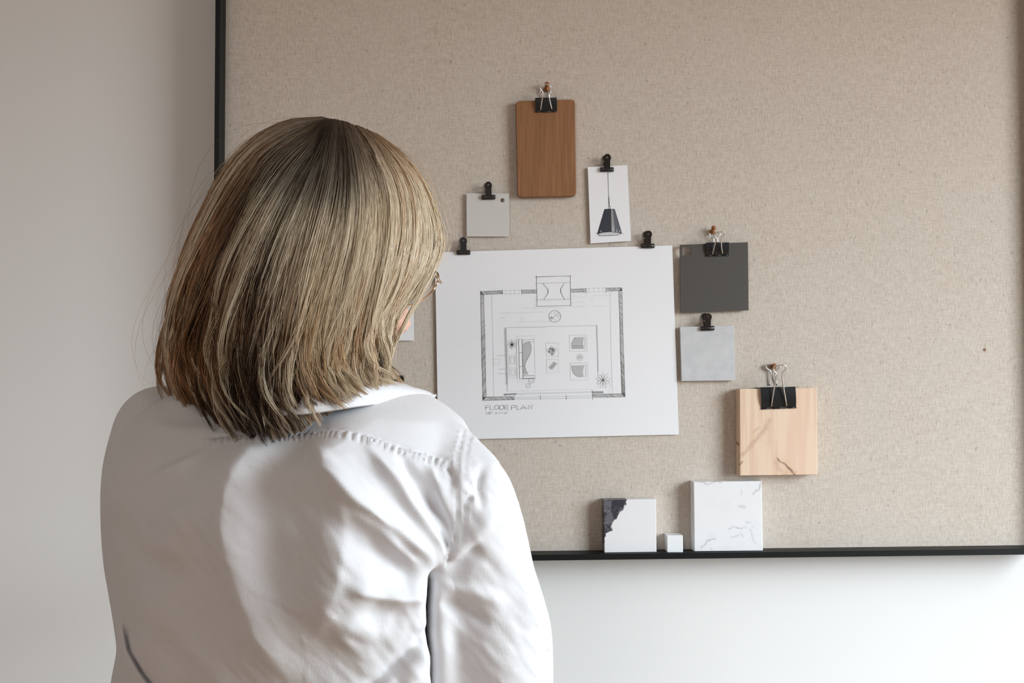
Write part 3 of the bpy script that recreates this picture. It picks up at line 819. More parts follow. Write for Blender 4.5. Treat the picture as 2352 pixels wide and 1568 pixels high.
def binder(body, front_wire, back_wire, y_front, y_back, label, wire_top_y, back_top_y, wr=0.00085):
    """body: photo corners tl tr br bl of the front plate"""
    c = P((body[0][0] + body[1][0]) / 2, body[0][1], y_front)
    t = thing('binder_clip', label, 'clip', (c[0], y_front, c[2]), 'binder clips hung on wooden pins')
    yt = y_front - 0.004; yb = y_front - 0.0006
    tl, tr = [P(u, v, yt) for u, v in body[:2]]; br, bl = [P(u, v, yb) for u, v in body[2:]]
    th = 0.0008
    # front plate bows gently between the spine and the jaw
    m = 8; V = []; F = []
    for i in range(m + 1):
        s = i / m
        a_ = np.array(tl) * (1 - s) + np.array(bl) * s; b_ = np.array(tr) * (1 - s) + np.array(br) * s
        bow = 0.0016 * math.sin(math.pi * s)
        for q in (a_, b_): V.append((q[0], q[1] - bow, q[2]))
        for q in (a_, b_): V.append((q[0], q[1] - bow + th, q[2]))
    for i in range(m):
        k = 4 * i
        F += [[k, k + 1, k + 5, k + 4], [k + 2, k + 6, k + 7, k + 3], [k, k + 4, k + 6, k + 2], [k + 1, k + 3, k + 7, k + 5]]
    F += [[0, 2, 3, 1], [4 * m, 4 * m + 1, 4 * m + 3, 4 * m + 2]]
    fix_normals(from_np('front_jaw', V, F, M['clipbody'], t))
    # spine across the top, back plate
    zt = tl[2]; ybk = y_back
    V = [(tl[0], yt, zt + .0004), (tr[0], yt, tr[2] + .0004), (tr[0], ybk, tr[2] + .0004), (tl[0], ybk, zt + .0004),
         (tl[0], yt, zt - th), (tr[0], yt, tr[2] - th), (tr[0], ybk, tr[2] - th), (tl[0], ybk, zt - th)]
    FB = [[0, 1, 2, 3], [7, 6, 5, 4], [0, 4, 5, 1], [1, 5, 6, 2], [2, 6, 7, 3], [3, 7, 4, 0]]
    fix_normals(from_np('spine', V, FB, M['clipbody'], t))
    V = [(tl[0], ybk - th / 2, zt), (tr[0], ybk - th / 2, tr[2]), (br[0], ybk - th / 2, br[2]), (bl[0], ybk - th / 2, bl[2]),
         (tl[0], ybk + th / 2, zt), (tr[0], ybk + th / 2, tr[2]), (br[0], ybk + th / 2, br[2]), (bl[0], ybk + th / 2, bl[2])]
    fix_normals(from_np('back_jaw', V, FB, M['clipbody'], t))
    # rolled lip along the jaw with gaps where the wire sits, and along the spine edge
    fx = sorted((front_wire[0][0], front_wire[-1][0])); zl = lambda u: P(u, body[3][1] + (body[2][1] - body[3][1]) * (u - body[3][0]) / (body[2][0] - body[3][0]), yb)
    for a_, b_ in ((body[3][0], fx[0] - 2.0), (fx[0] + 2.0, fx[1] - 2.0), (fx[1] + 2.0, body[2][0])):
        tube('lip', [zl(a_) + (0, -.0007, 0), zl(b_) + (0, -.0007, 0)], 0.0011, M['clipbody'], t, 10)
    tube('lip', [np.array(tl) + (0, 0, .0002), np.array(tr) + (0, 0, .0002)], 0.0007, M['clipbody'], t, 8)
    def wire(pts, y_foot, y_top, name):
        v0 = max(p[1] for p in pts); v1 = min(p[1] for p in pts)
        Q = []
        for u, v in pts:
            s = (v0 - v) / (v0 - v1); Q.append(P(u, v, y_foot + (y_top - y_foot) * s))
        Q = catmull(np.array(Q), 70)
        tube(name, Q, wr, M['wire'], t, 10)
    wire(front_wire, yb - 0.0030, wire_top_y, 'wire_handle')
    wire(back_wire, y_back - 0.0006, back_top_y, 'wire_handle')
    return t
binder([(1229.5, 226), (1278.5, 225), (1279, 256), (1229.5, 257)],
       [(1241.5, 253), (1244.5, 232), (1246.8, 214.5), (1243, 206.5), (1240.5, 201), (1244.5, 196.5), (1251, 194), (1258, 194.5), (1263.5, 197.5), (1265.2, 201.5), (1262.5, 208), (1260, 214.5), (1262.5, 230), (1267.5, 251)],
       [(1244, 226), (1245.5, 221), (1242.5, 214.5), (1240.5, 209.5), (1246, 205), (1254, 204), (1262, 205.5), (1265.2, 211.5), (1262, 218), (1262.5, 226)],
       -0.0125, -0.0018, 'binder clip on the brown wooden board, highest clip on the pinboard', -0.031, -0.004)
binder([(1621.8, 558.5), (1674.2, 557.5), (1673.2, 586), (1621.3, 587.5)],
       [(1636.4, 584), (1640.8, 566), (1645.5, 549), (1643, 544.5), (1641, 539.5), (1645, 534.5), (1656, 532), (1663, 532.5), (1664, 537), (1660, 542.5), (1656, 547.5), (1657.4, 566), (1659.4, 583)],
       [(1639.5, 557), (1638.5, 547.5), (1633, 544), (1630.2, 539.5), (1631.5, 535.5), (1641, 533.5), (1650, 534.5), (1653.5, 538.5), (1650.5, 543), (1648.2, 547), (1648.5, 557)],
       -0.0095, -0.0045, 'binder clip holding the charcoal square sample', -0.027, -0.006)
binder([(1747, 890.5), (1827, 889), (1828.5, 935.5), (1748.5, 938.5)],
       [(1771.8, 932.6), (1777, 900), (1782.4, 868), (1783.2, 859), (1778.5, 852.5), (1776.2, 847), (1779, 841.5), (1790, 839), (1801, 838.8), (1805.8, 843.5), (1802, 850), (1796.8, 857), (1797.8, 877), (1807, 931.6)],
       [(1767.5, 884.7), (1769.5, 868), (1770.3, 853), (1764, 848), (1759.8, 843), (1762, 837.8), (1774, 836.8), (1786, 838), (1791, 842), (1787, 847), (1781, 852), (1780.5, 862), (1784, 884.7)],
       -0.0245, -0.0012, 'large binder clip biting the thick pale wood block', -0.042, -0.006, 0.0011)

def pushpin(u, v, label, ln_=0.016, k=1.0, dirv=(0.05, -0.8, 0.6)):
    q = P(u, v, 0.0)
    t = thing('push_pin', label, 'push pin', (q[0], 0, q[2]), 'wooden push pins')
    d = np.array(dirv) / np.linalg.norm(dirv)
    b = np.array([q[0], -0.0030, q[2]])
    pr = [(0, .0016), (.0003, .0040), (.0020, .0054), (.0042, .0052), (.0060, .0036), (.0078, .0030), (.0105, .0032), (.0128, .0040), (.0150, .0038), (.0165, .0026), (.0170, .0010)]
    lathe('pin_handle', b, d, [(a_ * k * ln_ / .017, r * k) for a_, r in pr], M['pin'], t)
    lathe('needle', b + d * .001, -d, [(0, .0005), (.0035, .0005), (.006, .0001)], M['wire'], t, 8)
    return t
pushpin(1254.5, 209, 'wooden push pin above the brown wooden board', 0.016, .92, (0.02, -0.75, 0.55))
pushpin(1634, 535, 'wooden push pin above the charcoal square sample', 0.016, 0.85)
pushpin(1773, 843, 'wooden push pin above the pale wood block', 0.013, 0.85, (.05, -.9, .25))

# ------------------------------------------------------------------ the person
YB = -0.58
def W(u, v, dy=0.0): return P(u, v, YB + dy)
def unit(a): a = np.array(a, float); return a / np.linalg.norm(a)

HC = W(727, 562)                                   # middle of the skull
FV = unit((0.74, 0.55, -0.375)); SV = unit(np.cross(FV, (0, 0, 1))); UV = np.cross(SV, FV)
person = thing('person', 'blonde bobbed woman in a white shirt seen from behind, looking down at the floor plan', 'person', (HC[0] - 0.03, YB, 0.0))

class Union:
    def __init__(s): s.V = []; s.F = []
    def add(s, V, F):
        b = len(s.V); s.V += [tuple(v) for v in V]; s.F += [[b + i for i in f] for f in F]
    def ell(s, c, axes, radii, n=24, m=16):
        c = np.array(c); A = np.array(axes); V = []; F = []
        for i in range(m + 1):
            ph = math.pi * i / m
            for j in range(n):
                th = 2 * math.pi * j / n
                V.append(c + A[0] * radii[0] * math.sin(ph) * math.cos(th) + A[1] * radii[1] * math.sin(ph) * math.sin(th) + A[2] * radii[2] * math.cos(ph))
        for i in range(m):
            for j in range(n):
                k = (j + 1) % n; F.append([i * n + j, (i + 1) * n + j, (i + 1) * n + k, i * n + k])
        s.add(V, F)
    def limb(s, pts, radii, seg=18, n=None):
        pts = np.array(pts, float); n = n or max(8, 6 * (len(pts) - 1) + 1)
        c = catmull(pts, n) if len(pts) > 2 else pts[0] + (pts[1] - pts[0]) * np.linspace(0, 1, n)[:, None]
        r = np.interp(np.linspace(0, 1, n), np.linspace(0, 1, len(radii)), radii)
        V, F = tube_np(c, r, seg); s.add(V, F)
        I = np.eye(3)
        s.ell(c[0], I, (r[0],) * 3, 16, 10); s.ell(c[-1], I, (r[-1],) * 3, 16, 10)
    def remesh(s, name, voxel, smooth_it, material, parent, subsurf=0, factor=0.5):
        me = bpy.data.meshes.new(name); me.from_pydata(s.V, [], s.F); me.update()
        o = bpy.data.objects.new(name, me); COL.objects.link(o)
        bm = bmesh.new(); bm.from_mesh(me); bmesh.ops.recalc_face_normals(bm, faces=bm.faces); bm.to_mesh(me); bm.free()
        r = o.modifiers.new('r', 'REMESH'); r.mode = 'VOXEL'; r.voxel_size = voxel
        k = o.modifiers.new('s', 'SMOOTH'); k.iterations = smooth_it; k.factor = factor
        if subsurf:
            q = o.modifiers.new('q', 'SUBSURF'); q.levels = subsurf; q.render_levels = subsurf
        dg = bpy.context.evaluated_depsgraph_get()
        m2 = bpy.data.meshes.new_from_object(o.evaluated_get(dg))
        bpy.data.objects.remove(o); bpy.data.meshes.remove(me)
        m2.name = name; m2.materials.clear(); m2.materials.append(material)
        org = np.array(origin_of(parent))
        n = len(m2.vertices); co = np.empty(n * 3, np.float32); m2.vertices.foreach_get('co', co)
        co = co.reshape(-1, 3) - org.astype(np.float32); m2.vertices.foreach_set('co', co.ravel())
        m2.polygons.foreach_set('use_smooth', [True] * len(m2.polygons)); m2.update()
        o2 = bpy.data.objects.new(name, m2); link(o2, parent); return o2

# shoulder line and facing
SHL = P(345, 1030, -0.495); SHR = P(1065, 1045, -0.665)
AX = unit(((SHR - SHL)[0], (SHR - SHL)[1], 0)); FR = unit((-AX[1], AX[0], 0)); ZV = np.array((0, 0, 1.0))
MID = (SHL + SHR) / 2
def zpx(v): return P(700, v, YB)[2]
# torso rings: photo row, sideways offset, half width, half depth, forward offset
def cx(u, v): return W(u, v)[0]
rings = [(868, 765, .052, .050, .016), (890, 765, .085, .062, .010), (908, 750, .112, .074, .004), (932, 724, .142, .086, .0), (968, 702, .160, .095, .0), (1010, 690, .171, .103, .0),
         (1070, 680, .182, .114, .0), (1150, 676, .184, .123, .0), (1300, 687, .179, .124, .0), (1430, 692, .172, .120, .0), (1600, 684, .165, .115, .0)]
def torso(Uo, grow=0.0, bottom=0.86):
    V = []; F = []; n = 48
    rr = [(zpx(v), cx(u, v), a, b, fo) for v, u, a, b, fo in rings] + [(1.0, cx(684, 1600), .172, .118, 0), (bottom, cx(684, 1600), .186, .128, 0)]
    for z, x, a, b, fo in rr:
        c = np.array((x, YB - 0.005, z)) + FR * fo
        for j in range(n):
            t = 2 * math.pi * j / n; ct, st = math.cos(t), math.sin(t)
            e = 2.35
            k = (abs(ct) ** e + abs(st) ** e) ** (-1 / e)
            V.append(c + AX * (a + grow) * ct * k + FR * (b + grow) * st * k + ZV * (-0.085 * a * ct * k * min(1, max(0, (z - 1.10) / .15))))
    m = len(rr)
    for i in range(m - 1):
        for j in range(n):
            q = (j + 1) % n; F.append([i * n + j, i * n + q, (i + 1) * n + q, (i + 1) * n + j])
    F += [list(range(n)), [(m - 1) * n + j for j in range(n)]]
    Uo.add(V, F)
R_EL = P(1150, 1610, -0.625); L_EL = P(372, 1640, -0.47)
R_WR = R_EL + np.array((-0.03, 0.20, 0.03)); L_WR = L_EL + np.array((0.11, 0.17, 0.02))
r_arm = [P(1012, 1078, -0.650), P(1050, 1150, -0.665), P(1076, 1230, -0.662), P(1106, 1330, -0.655), P(1130, 1450, -0.645), P(1140, 1540, -0.635), R_EL]
r_rad = [.041, .0475, .0480, .0450, .0505, .0490, .046]
l_arm = [P(372, 992, -0.50), P(350, 1100, -0.495), P(352, 1250, -0.49), P(372, 1380, -0.485), P(383, 1480, -0.48), P(376, 1570, -0.475), L_EL]
l_rad = [.046, .047, .047, .047, .0465, .050, .048]

# ---- body: head, neck, trunk, arms, hands, legs as one surface
B = Union(); I3 = (FV, SV, UV)
B.ell(HC + UV * .016 + FV * .004, I3, (.084, .068, .072))
B.ell(HC - UV * .035 + FV * .030, I3, (.064, .057, .078))
B.ell(HC - UV * .096 + FV * .060, I3, (.026, .028, .020))
B.ell(HC - UV * .030 + FV * .062, I3, (.034, .050, .040))
B.ell(HC + UV * .012 + FV * .066, I3, (.024, .054, .022))
B.limb([HC + FV * .090 + UV * .004, HC + FV * .108 - UV * .030], [.008, .0125])
for sg in (-1, 1):
    B.ell(HC + FV * .103 - UV * .034 + SV * sg * .011, I3, (.009, .008, .007))
    B.ell(HC - FV * .008 - UV * .012 + SV * sg * .076, (unit(FV + SV * sg * -.5), SV, UV), (.019, .008, .031))
B.limb([HC - UV * .045 - FV * .025, W(712, 820), W(712, 930, -.005)], [.054, .052, .058])
torso(B, -0.030, 0.90)
B.limb(r_arm + [R_WR], [x - .017 for x in r_rad] + [.026], n=60); B.limb([R_EL, R_WR], [.036, .025])
B.limb(l_arm + [L_WR], [x - .017 for x in l_rad] + [.026], n=60); B.limb([L_EL, L_WR], [.036, .025])
def hand(w, d, side, up):
    """palm plus five bent fingers of unequal length"""
    d = unit(d); up = unit(up); s = unit(np.cross(d, up)) * side
    B.ell(w + d * .045, (d, s, up), (.050, .038, .014))
    for k, (off, L_) in enumerate(((-.030, .060), (-.011, .074), (.009, .080), (.028, .070))):
        a = w + d * .075 + s * off; b = a + d * L_ * .45 - up * .006; c_ = b + d * L_ * .30 - up * .016; e = c_ + d * L_ * .16 - up * .018
        B.limb([a - d * .03, a, b, c_, e], [.0085, .0085, .008, .0075, .0065], 12, 20)
    a = w + d * .020 + s * .030; B.limb([a, a + s * .026 + d * .022 - up * .006, a + s * .036 + d * .052 - up * .016], [.012, .0095, .0075], 12, 14)
hand(R_WR, (-.35, .9, .1), 1, (.1, .1, 1)); hand(L_WR, (.75, .6, .1), -1, (.0, .0, 1))
HIP = np.array((cx(684, 1600), YB, 0.93))
for sg in (-1, 1):
    h = HIP + AX * sg * .088
    B.limb([h, h + (0, 0, -.08), h + AX * sg * .004 + (0, 0, -.44) + FR * .01, h + AX * sg * .01 + (0, 0, -.83)], [.082, .082, .052, .036])
    f = h + AX * sg * .01; f[2] = .045
    B.ell(f + FR * .06, (FR, AX, ZV), (.12, .042, .036))
body = B.remesh('body', 0.0055, 3, M['skin'], person)
body.data.materials.append(mat('scalp', lin(84, 64, 50), .8))
_q = np.empty(len(body.data.polygons) * 3, np.float32); body.data.polygons.foreach_get('center', _q)
_q = _q.reshape(-1, 3) + np.array(origin_of(person)) - HC
_m = ((_q @ UV > .062) | ((_q @ FV < -.012) & (_q @ UV > -.05) & (_q[:, 2] > -.09))).astype(np.int32)
body.data.polygons.foreach_set('material_index', _m)
for sg in (-1, 1):
    e = HC + FV * .079 + UV * .002 + SV * sg * .031
    U_ = Union(); U_.ell(e, I3, (.0125,) * 3)
    eo = from_np('eye', U_.V, U_.F, M['eye'], person, True)
    U_ = Union(); U_.ell(e + FV * .0095, I3, (.0035, .0058, .0058)); from_np('iris', U_.V, U_.F, M['iris'], eo, True)
    U_ = Union(); U_.limb([e + FV * .014 + UV * .020 - SV * .016, e + FV * .018 + UV * .024, e + FV * .010 + UV * .020 + SV * .018], [.0022, .003, .002], 8)
    from_np('eyebrow', U_.V, U_.F, mat('eyebrow', lin(120, 95, 70), .8) if sg < 0 else bpy.data.materials['eyebrow'], person, True)
U_ = Union()
for dz in (-.004, .004): U_.limb([HC + FV * .078 - UV * (.066 - dz) - SV * .024, HC + FV * .092 - UV * (.065 - dz), HC + FV * .078 - UV * (.066 - dz) + SV * .024], [.0025, .0052, .0025], 8)
from_np('mouth', U_.V, U_.F, M['lip'], person, True)

# ---- trousers and shoes
T_ = Union()
T_.ell(HIP + (0, 0, .0), (AX, FR, ZV), (.160, .100, .10))
for sg in (-1, 1):
    h = HIP + AX * sg * .088
    T_.limb([h, h + (0, 0, -.08), h + AX * sg * .004 + (0, 0, -.44) + FR * .01, h + AX * sg * .01 + (0, 0, -.82)], [.084, .084, .068, .058])
T_.remesh('trousers', 0.009, 4, M['denim'], person)
for sg in (-1, 1):
    f = HIP + AX * sg * .098; f[2] = .05
    S_ = Union(); S_.ell(f + FR * .07, (FR, AX, ZV), (.135, .050, .044)); S_.ell(f + FR * .0, (FR, AX, ZV), (.062, .048, .055))
    V_ = [(x, y, max(z, 0.004)) for x, y, z in S_.V]; S_.V = V_
    S_.remesh('shoe', 0.006, 2, M['shoe'], person)

# ---- shirt
S_ = Union(); torso(S_, 0.0, 0.84)
S_.limb(r_arm, r_rad, 28, 44); S_.limb(l_arm, l_rad, 28, 44)
S_.limb([R_EL, R_WR], [.046, .033], 24); S_.limb([L_EL, L_WR], [.048, .033], 24)
shirt = S_.remesh('shirt', 0.0042, 8, M['shirt'], person, subsurf=1)
shirt['label'] = 'white long sleeved cotton shirt with yoke seam'
me = shirt.data; n = len(me.vertices)
co = np.empty(n * 3, np.float32); me.vertices.foreach_get('co', co); co = co.reshape(-1, 3).astype(float)
no = np.empty(n * 3, np.float32); me.vertex_normals.foreach_get('vector', no); no = no.reshape(-1, 3).astype(float)
org = np.array(origin_of(person)); wc = co + org
view = CAM - wc; view /= np.linalg.norm(view, axis=1)[:, None]
facing = smooth((no * view).sum(1), 0.02, 0.35)
pu, pv = PIX(wc)
disp = np.zeros(n); hard = np.zeros(n)
def fold(pts, amp, sl, sr, ends=(0.18, 0.25), power=2.0):
    """a crest of the cloth running along pts; sl / sr: how far it falls away on its left / right side (px)"""
    global disp
    d, al, sg_ = dist_poly(pu, pv, pts)
    s = np.where(sg_ > 0, sl, sr)
    win = smooth(al, -0.001, ends[0]) * (1 - smooth(al, 1 - ends[1], 1.001))
    disp = disp + amp * np.exp(-(d / s) ** power) * win
def run(pts):      # make a line run down the photo so that left and right mean what they say
    return pts
# the sign from dist_poly: for a line running down, points on its left give +1
mm = 0.001
fold([(612, 985), (582, 1060), (555, 1120), (540, 1190), (546, 1260), (570, 1345), (608, 1440), (655, 1530), (700, 1600)], 16 * mm, 78, 60, (.15, .30), 1.5)
fold([(690, 1000), (755, 1070), (794, 1150), (798, 1240), (782, 1340), (745, 1430), (700, 1500)], 22 * mm, 100, 84, (.2, .3), 1.5)
fold([(628, 1030), (612, 1120), (612, 1220), (630, 1330), (655, 1440)], -5 * mm, 40, 40, (.25, .3))
fold([(560, 1040), (500, 1120), (455, 1200), (405, 1330)], 4 * mm, 80, 60)
fold([(490, 1015), (400, 1062), (300, 1097)], -1.8 * mm, 10, 16, (.3, .4))
fold([(470, 1035), (390, 1078), (310, 1115)], 3.0 * mm, 22, 22, (.3, .4))
fold([(700, 1040), (800, 1120), (900, 1200), (985, 1275), (1025, 1305)], 7.5 * mm, 26, 34, (.25, .2))
fold([(760, 1190), (830, 1240), (900, 1290), (960, 1350)], -6 * mm, 30, 26, (.3, .2))
fold([(860, 1045), (920, 1120), (975, 1210), (1030, 1290)], 6 * mm, 20, 26, (.25, .2))
fold([(905, 1055), (950, 1120), (1000, 1180), (1040, 1255)], -4.5 * mm, 16, 16, (.25, .25))
fold([(975, 1062), (1010, 1120), (1040, 1200)], 4.5 * mm, 14, 16, (.25, .3))
fold([(1022, 1060), (1036, 1090), (1042, 1130)], -3.5 * mm, 9, 8, (.3, .3))
fold([(1000, 1215), (1020, 1245), (1040, 1262)], -3.5 * mm, 9, 8, (.3, .3))
fold([(790, 1320), (860, 1350), (930, 1365), (985, 1360)], 7 * mm, 26, 36, (.3, .2))
fold([(830, 1370), (880, 1420), (930, 1440)], -5 * mm, 34, 34, (.3, .3))
fold([(760, 1430), (850, 1440), (940, 1425)], 6 * mm, 30, 45, (.3, .3))
fold([(995, 1435), (965, 1478), (915, 1530), (850, 1585), (800, 1620)], -7 * mm, 10, 20, (.15, .3))
fold([(985, 1480), (955, 1540), (920, 1600)], 6 * mm, 26, 26, (.2, .3))
keep = disp; disp = np.zeros(n)
fold([(279, 1370), (288, 1430), (303, 1490), (330, 1540), (372, 1600)], -20 * mm, 6, 8, (.45, .05))
fold([(1004, 1312), (997, 1345), (995, 1400), (997, 1470), (1006, 1560), (1014, 1640)], -26 * mm, 8, 7, (.12, .30), 1.8)
hard = disp; disp = keep
fold([(310, 1440), (360, 1530), (420, 1600)], 5 * mm, 40, 30, (.3, .3))
fold([(300, 1300), (420, 1470), (600, 1590)], 4 * mm, 60, 50, (.3, .3))
fold([(340, 1290), (400, 1190), (430, 1120)], 3 * mm, 50, 60, (.3, .3))
fold([(300, 935), (380, 915), (470, 945)], 2.5 * mm, 20, 20, (.3, .3))
fold([(330, 975), (420, 990), (520, 985)], 2.2 * mm, 16, 22, (.3, .3))
# finer pulls running to the armpit
fold([(715, 1075), (800, 1140), (900, 1215), (1000, 1292)], 5 * mm, 10, 12, (.2, .2))
fold([(800, 1170), (880, 1232), (968, 1305)], 4 * mm, 12, 12, (.25, .2))
fold([(835, 1020), (900, 1110), (970, 1205), (1035, 1285)], 4.5 * mm, 13, 10, (.2, .2))
fold([(905, 1040), (960, 1105), (1010, 1175), (1042, 1240)], -4 * mm, 10, 10, (.2, .25))
fold([(800, 1330), (880, 1362), (985, 1372)], 4 * mm, 9, 14, (.2, .2))
fold([(330, 1330), (345, 1400), (375, 1480)], 3 * mm, 50, 40, (.3, .3))
fold([(445, 1150), (430, 1210), (390, 1290)], 3.5 * mm, 35, 45, (.3, .3))
# sleeve
fold([(1085, 985), (1120, 1030), (1150, 1090)], 3 * mm, 20, 20)
fold([(1110, 1060), (1098, 1110), (1108, 1180)], -5 * mm, 12, 9, (.3, .3))
fold([(1075, 1095), (1085, 1130), (1068, 1160)], -3.5 * mm, 9, 9, (.3, .3))
fold([(1160, 1165), (1110, 1215), (1050, 1270), (1010, 1320)], 4.5 * mm, 14, 22, (.3, .15))
fold([(1010, 1345), (1070, 1350), (1130, 1370), (1170, 1400)], 4.5 * mm, 15, 22, (.15, .3))
fold([(1005, 1375), (1060, 1400), (1130, 1440)], -4 * mm, 14, 18, (.2, .3))
fold([(1010, 1300), (1060, 1290), (1110, 1250)], -4.5 * mm, 14, 18, (.2, .3))
fold([(1262, 1490), (1250, 1520), (1240, 1540)], -3 * mm, 6, 6)
fold([(1200, 1330), (1215, 1400), (1250, 1450)], 3 * mm, 18, 18, (.3, .3))
# the armpit crease
fold([(1012, 1290), (1001, 1330), (998, 1400), (1001, 1470), (1012, 1560), (1020, 1640)], -16 * mm, 11, 13, (.12, .1), 1.4)
# yoke and armhole seams: a groove with puckers above it
def seam(pts, groove, pucker, side, period, width):
    global disp
    d, al, sg_ = dist_poly(pu, pv, pts)
    L_ = sum(math.dist(a, b) for a, b in zip(pts[:-1], pts[1:]))
    on = smooth(al, -.001, .04) * (1 - smooth(al, .96, 1.001))
    disp = disp - groove * np.exp(-(d / 2.6) ** 2) * on
    dd = d * sg_ * side
    band = smooth(dd, 0, 4) * (1 - smooth(dd, width * .6, width))
    ph = al * L_ / period; wob = np.sin(ph * 2 * math.pi + 1.7 * np.sin(ph * .9) + np.sin(ph * .37) * 2)
    disp = disp + pucker * band * on * (0.6 + wob)
YOKE = [(470, 1008), (560, 1001), (640, 994), (700, 991), (780, 997), (860, 1011), (950, 1035), (1042, 1060)]
ARMH = [(1088, 958), (1064, 990), (1052, 1040), (1047, 1100), (1049, 1180), (1043, 1250), (1020, 1300)]
seam(YOKE, 1.8 * mm, 1.5 * mm, -1, 14, 26)
seam(ARMH, 1.3 * mm, 0.6 * mm, -1, 11, 14)
seam([(x + 20, y) for x, y in ARMH[:6]], 0.8 * mm, 0.4 * mm, 1, 12, 10)
ru = pu * .62 + pv * .78; rv = -pu * .78 + pv * .62
small = (fbm(ru, rv, .010, 71, 1) - .5) * 0 + (fbm(ru * .25, rv, .028, 73, 3) - .5)
disp = disp + small * np.where(pu > 700, 5.0, 3.0) * mm * smooth(pv, 1010, 1100)
facing2 = smooth((no * view).sum(1), -.35, 0.0)
wc2 = wc + no * (disp * facing)[:, None] + view * (hard * facing2)[:, None]
me.vertices.foreach_set('co', (wc2 - org).astype(np.float32).ravel()); me.update()

# collar: fold line on top, pointed fall turned down outside
top = [(560, 905, -.07), (640, 893, -.09), (720, 884, -.095), (800, 880, -.085), (870, 880, -.06), (925, 886, -.03), (975, 897, -.005), (1000, 910, .0)]
bot = [(545, 950, -.10), (640, 955, -.125), (720, 950, -.128), (800, 938, -.115), (870, 930, -.085), (940, 926, -.045), (985, 918, -.015), (1003, 909, -.002)]
top = [(700, 925, .105), (600, 925, .09), (540, 915, .03), (540, 908, -.03)] + top
bot = [(700, 985, .125), (590, 975, .125), (505, 960, .05), (500, 955, -.04)] + bot
Tt = catmull([W(*q) for q in top], 60); Bt = catmull([W(*q) for q in bot], 60)
rows = 9; V = []; F = []
Nout = np.cross(np.gradient(Tt, axis=0), Bt - Tt); Nout /= np.linalg.norm(Nout, axis=1)[:, None]
if (Nout * (Tt - (W(712, 915)))).sum() < 0: Nout = -Nout
layers = []
for off in (0.0, 0.0022):
    for r in range(rows):
        s = r / (rows - 1)
        tp = (1 - smooth(np.linspace(0, 1, 60), .72, 1.0))[:, None]
        layers.append(Tt * (1 - s) + Bt * s + Nout * (0.005 * math.sin(math.pi * s) * tp + off * (1 if s > 0 else 0.5) * (.35 + .65 * tp)))
for Lq in layers: V += Lq.tolist()
m = 60
def gq(a, b):
    return [[a * m + i, a * m + i + 1, b * m + i + 1, b * m + i] for i in range(m - 1)]
for r in range(rows - 1): F += gq(r, r + 1) + gq(rows + r, rows + r + 1)
F += gq(0, rows) + gq(rows - 1, 2 * rows - 1)
# inner stand
st = [Tt * (1 - s) + (Tt + (0, 0, -.034) - Nout * .010) * s for s in (0.0, .35, .7, 1)]
b0_ = len(V) // m
for Lq in st: V += Lq.tolist()
for r in range(3): F += gq(b0_ + r, b0_ + r + 1)
col = from_np('collar', V, F, M['shirt'], person, True); fix_normals(col, smooth=True)
seam_t = Bt * .93 + Tt * .07 + Nout * .0032
tube('collar_stitching', seam_t[2:-2], .0004, M['paper'], col, 6)
# cuffs
for wr, el in ((R_WR, R_EL), (L_WR, L_EL)):
    d_ = unit(wr - el)
    path = [wr - d_ * .045, wr - d_ * .02, wr + d_ * .006]
    Vc, Fc = tube_np(path, [.0375, .0365, .0355], 32, False)
    Vd, Fd = tube_np(path, [.0345, .0335, .0325], 32, False)
    nb = len(Vc); Fc = Fc + [[nb + i for i in f][::-1] for f in Fd]
    for j in range(32):
        k = (j + 1) % 32; Fc.append([64 + j, 64 + k, nb + 64 + k, nb + 64 + j]); Fc.append([j, nb + j, nb + k, k])
    fix_normals(from_np('cuff', Vc + Vd, Fc, M['shirt'], person, True), smooth=True)

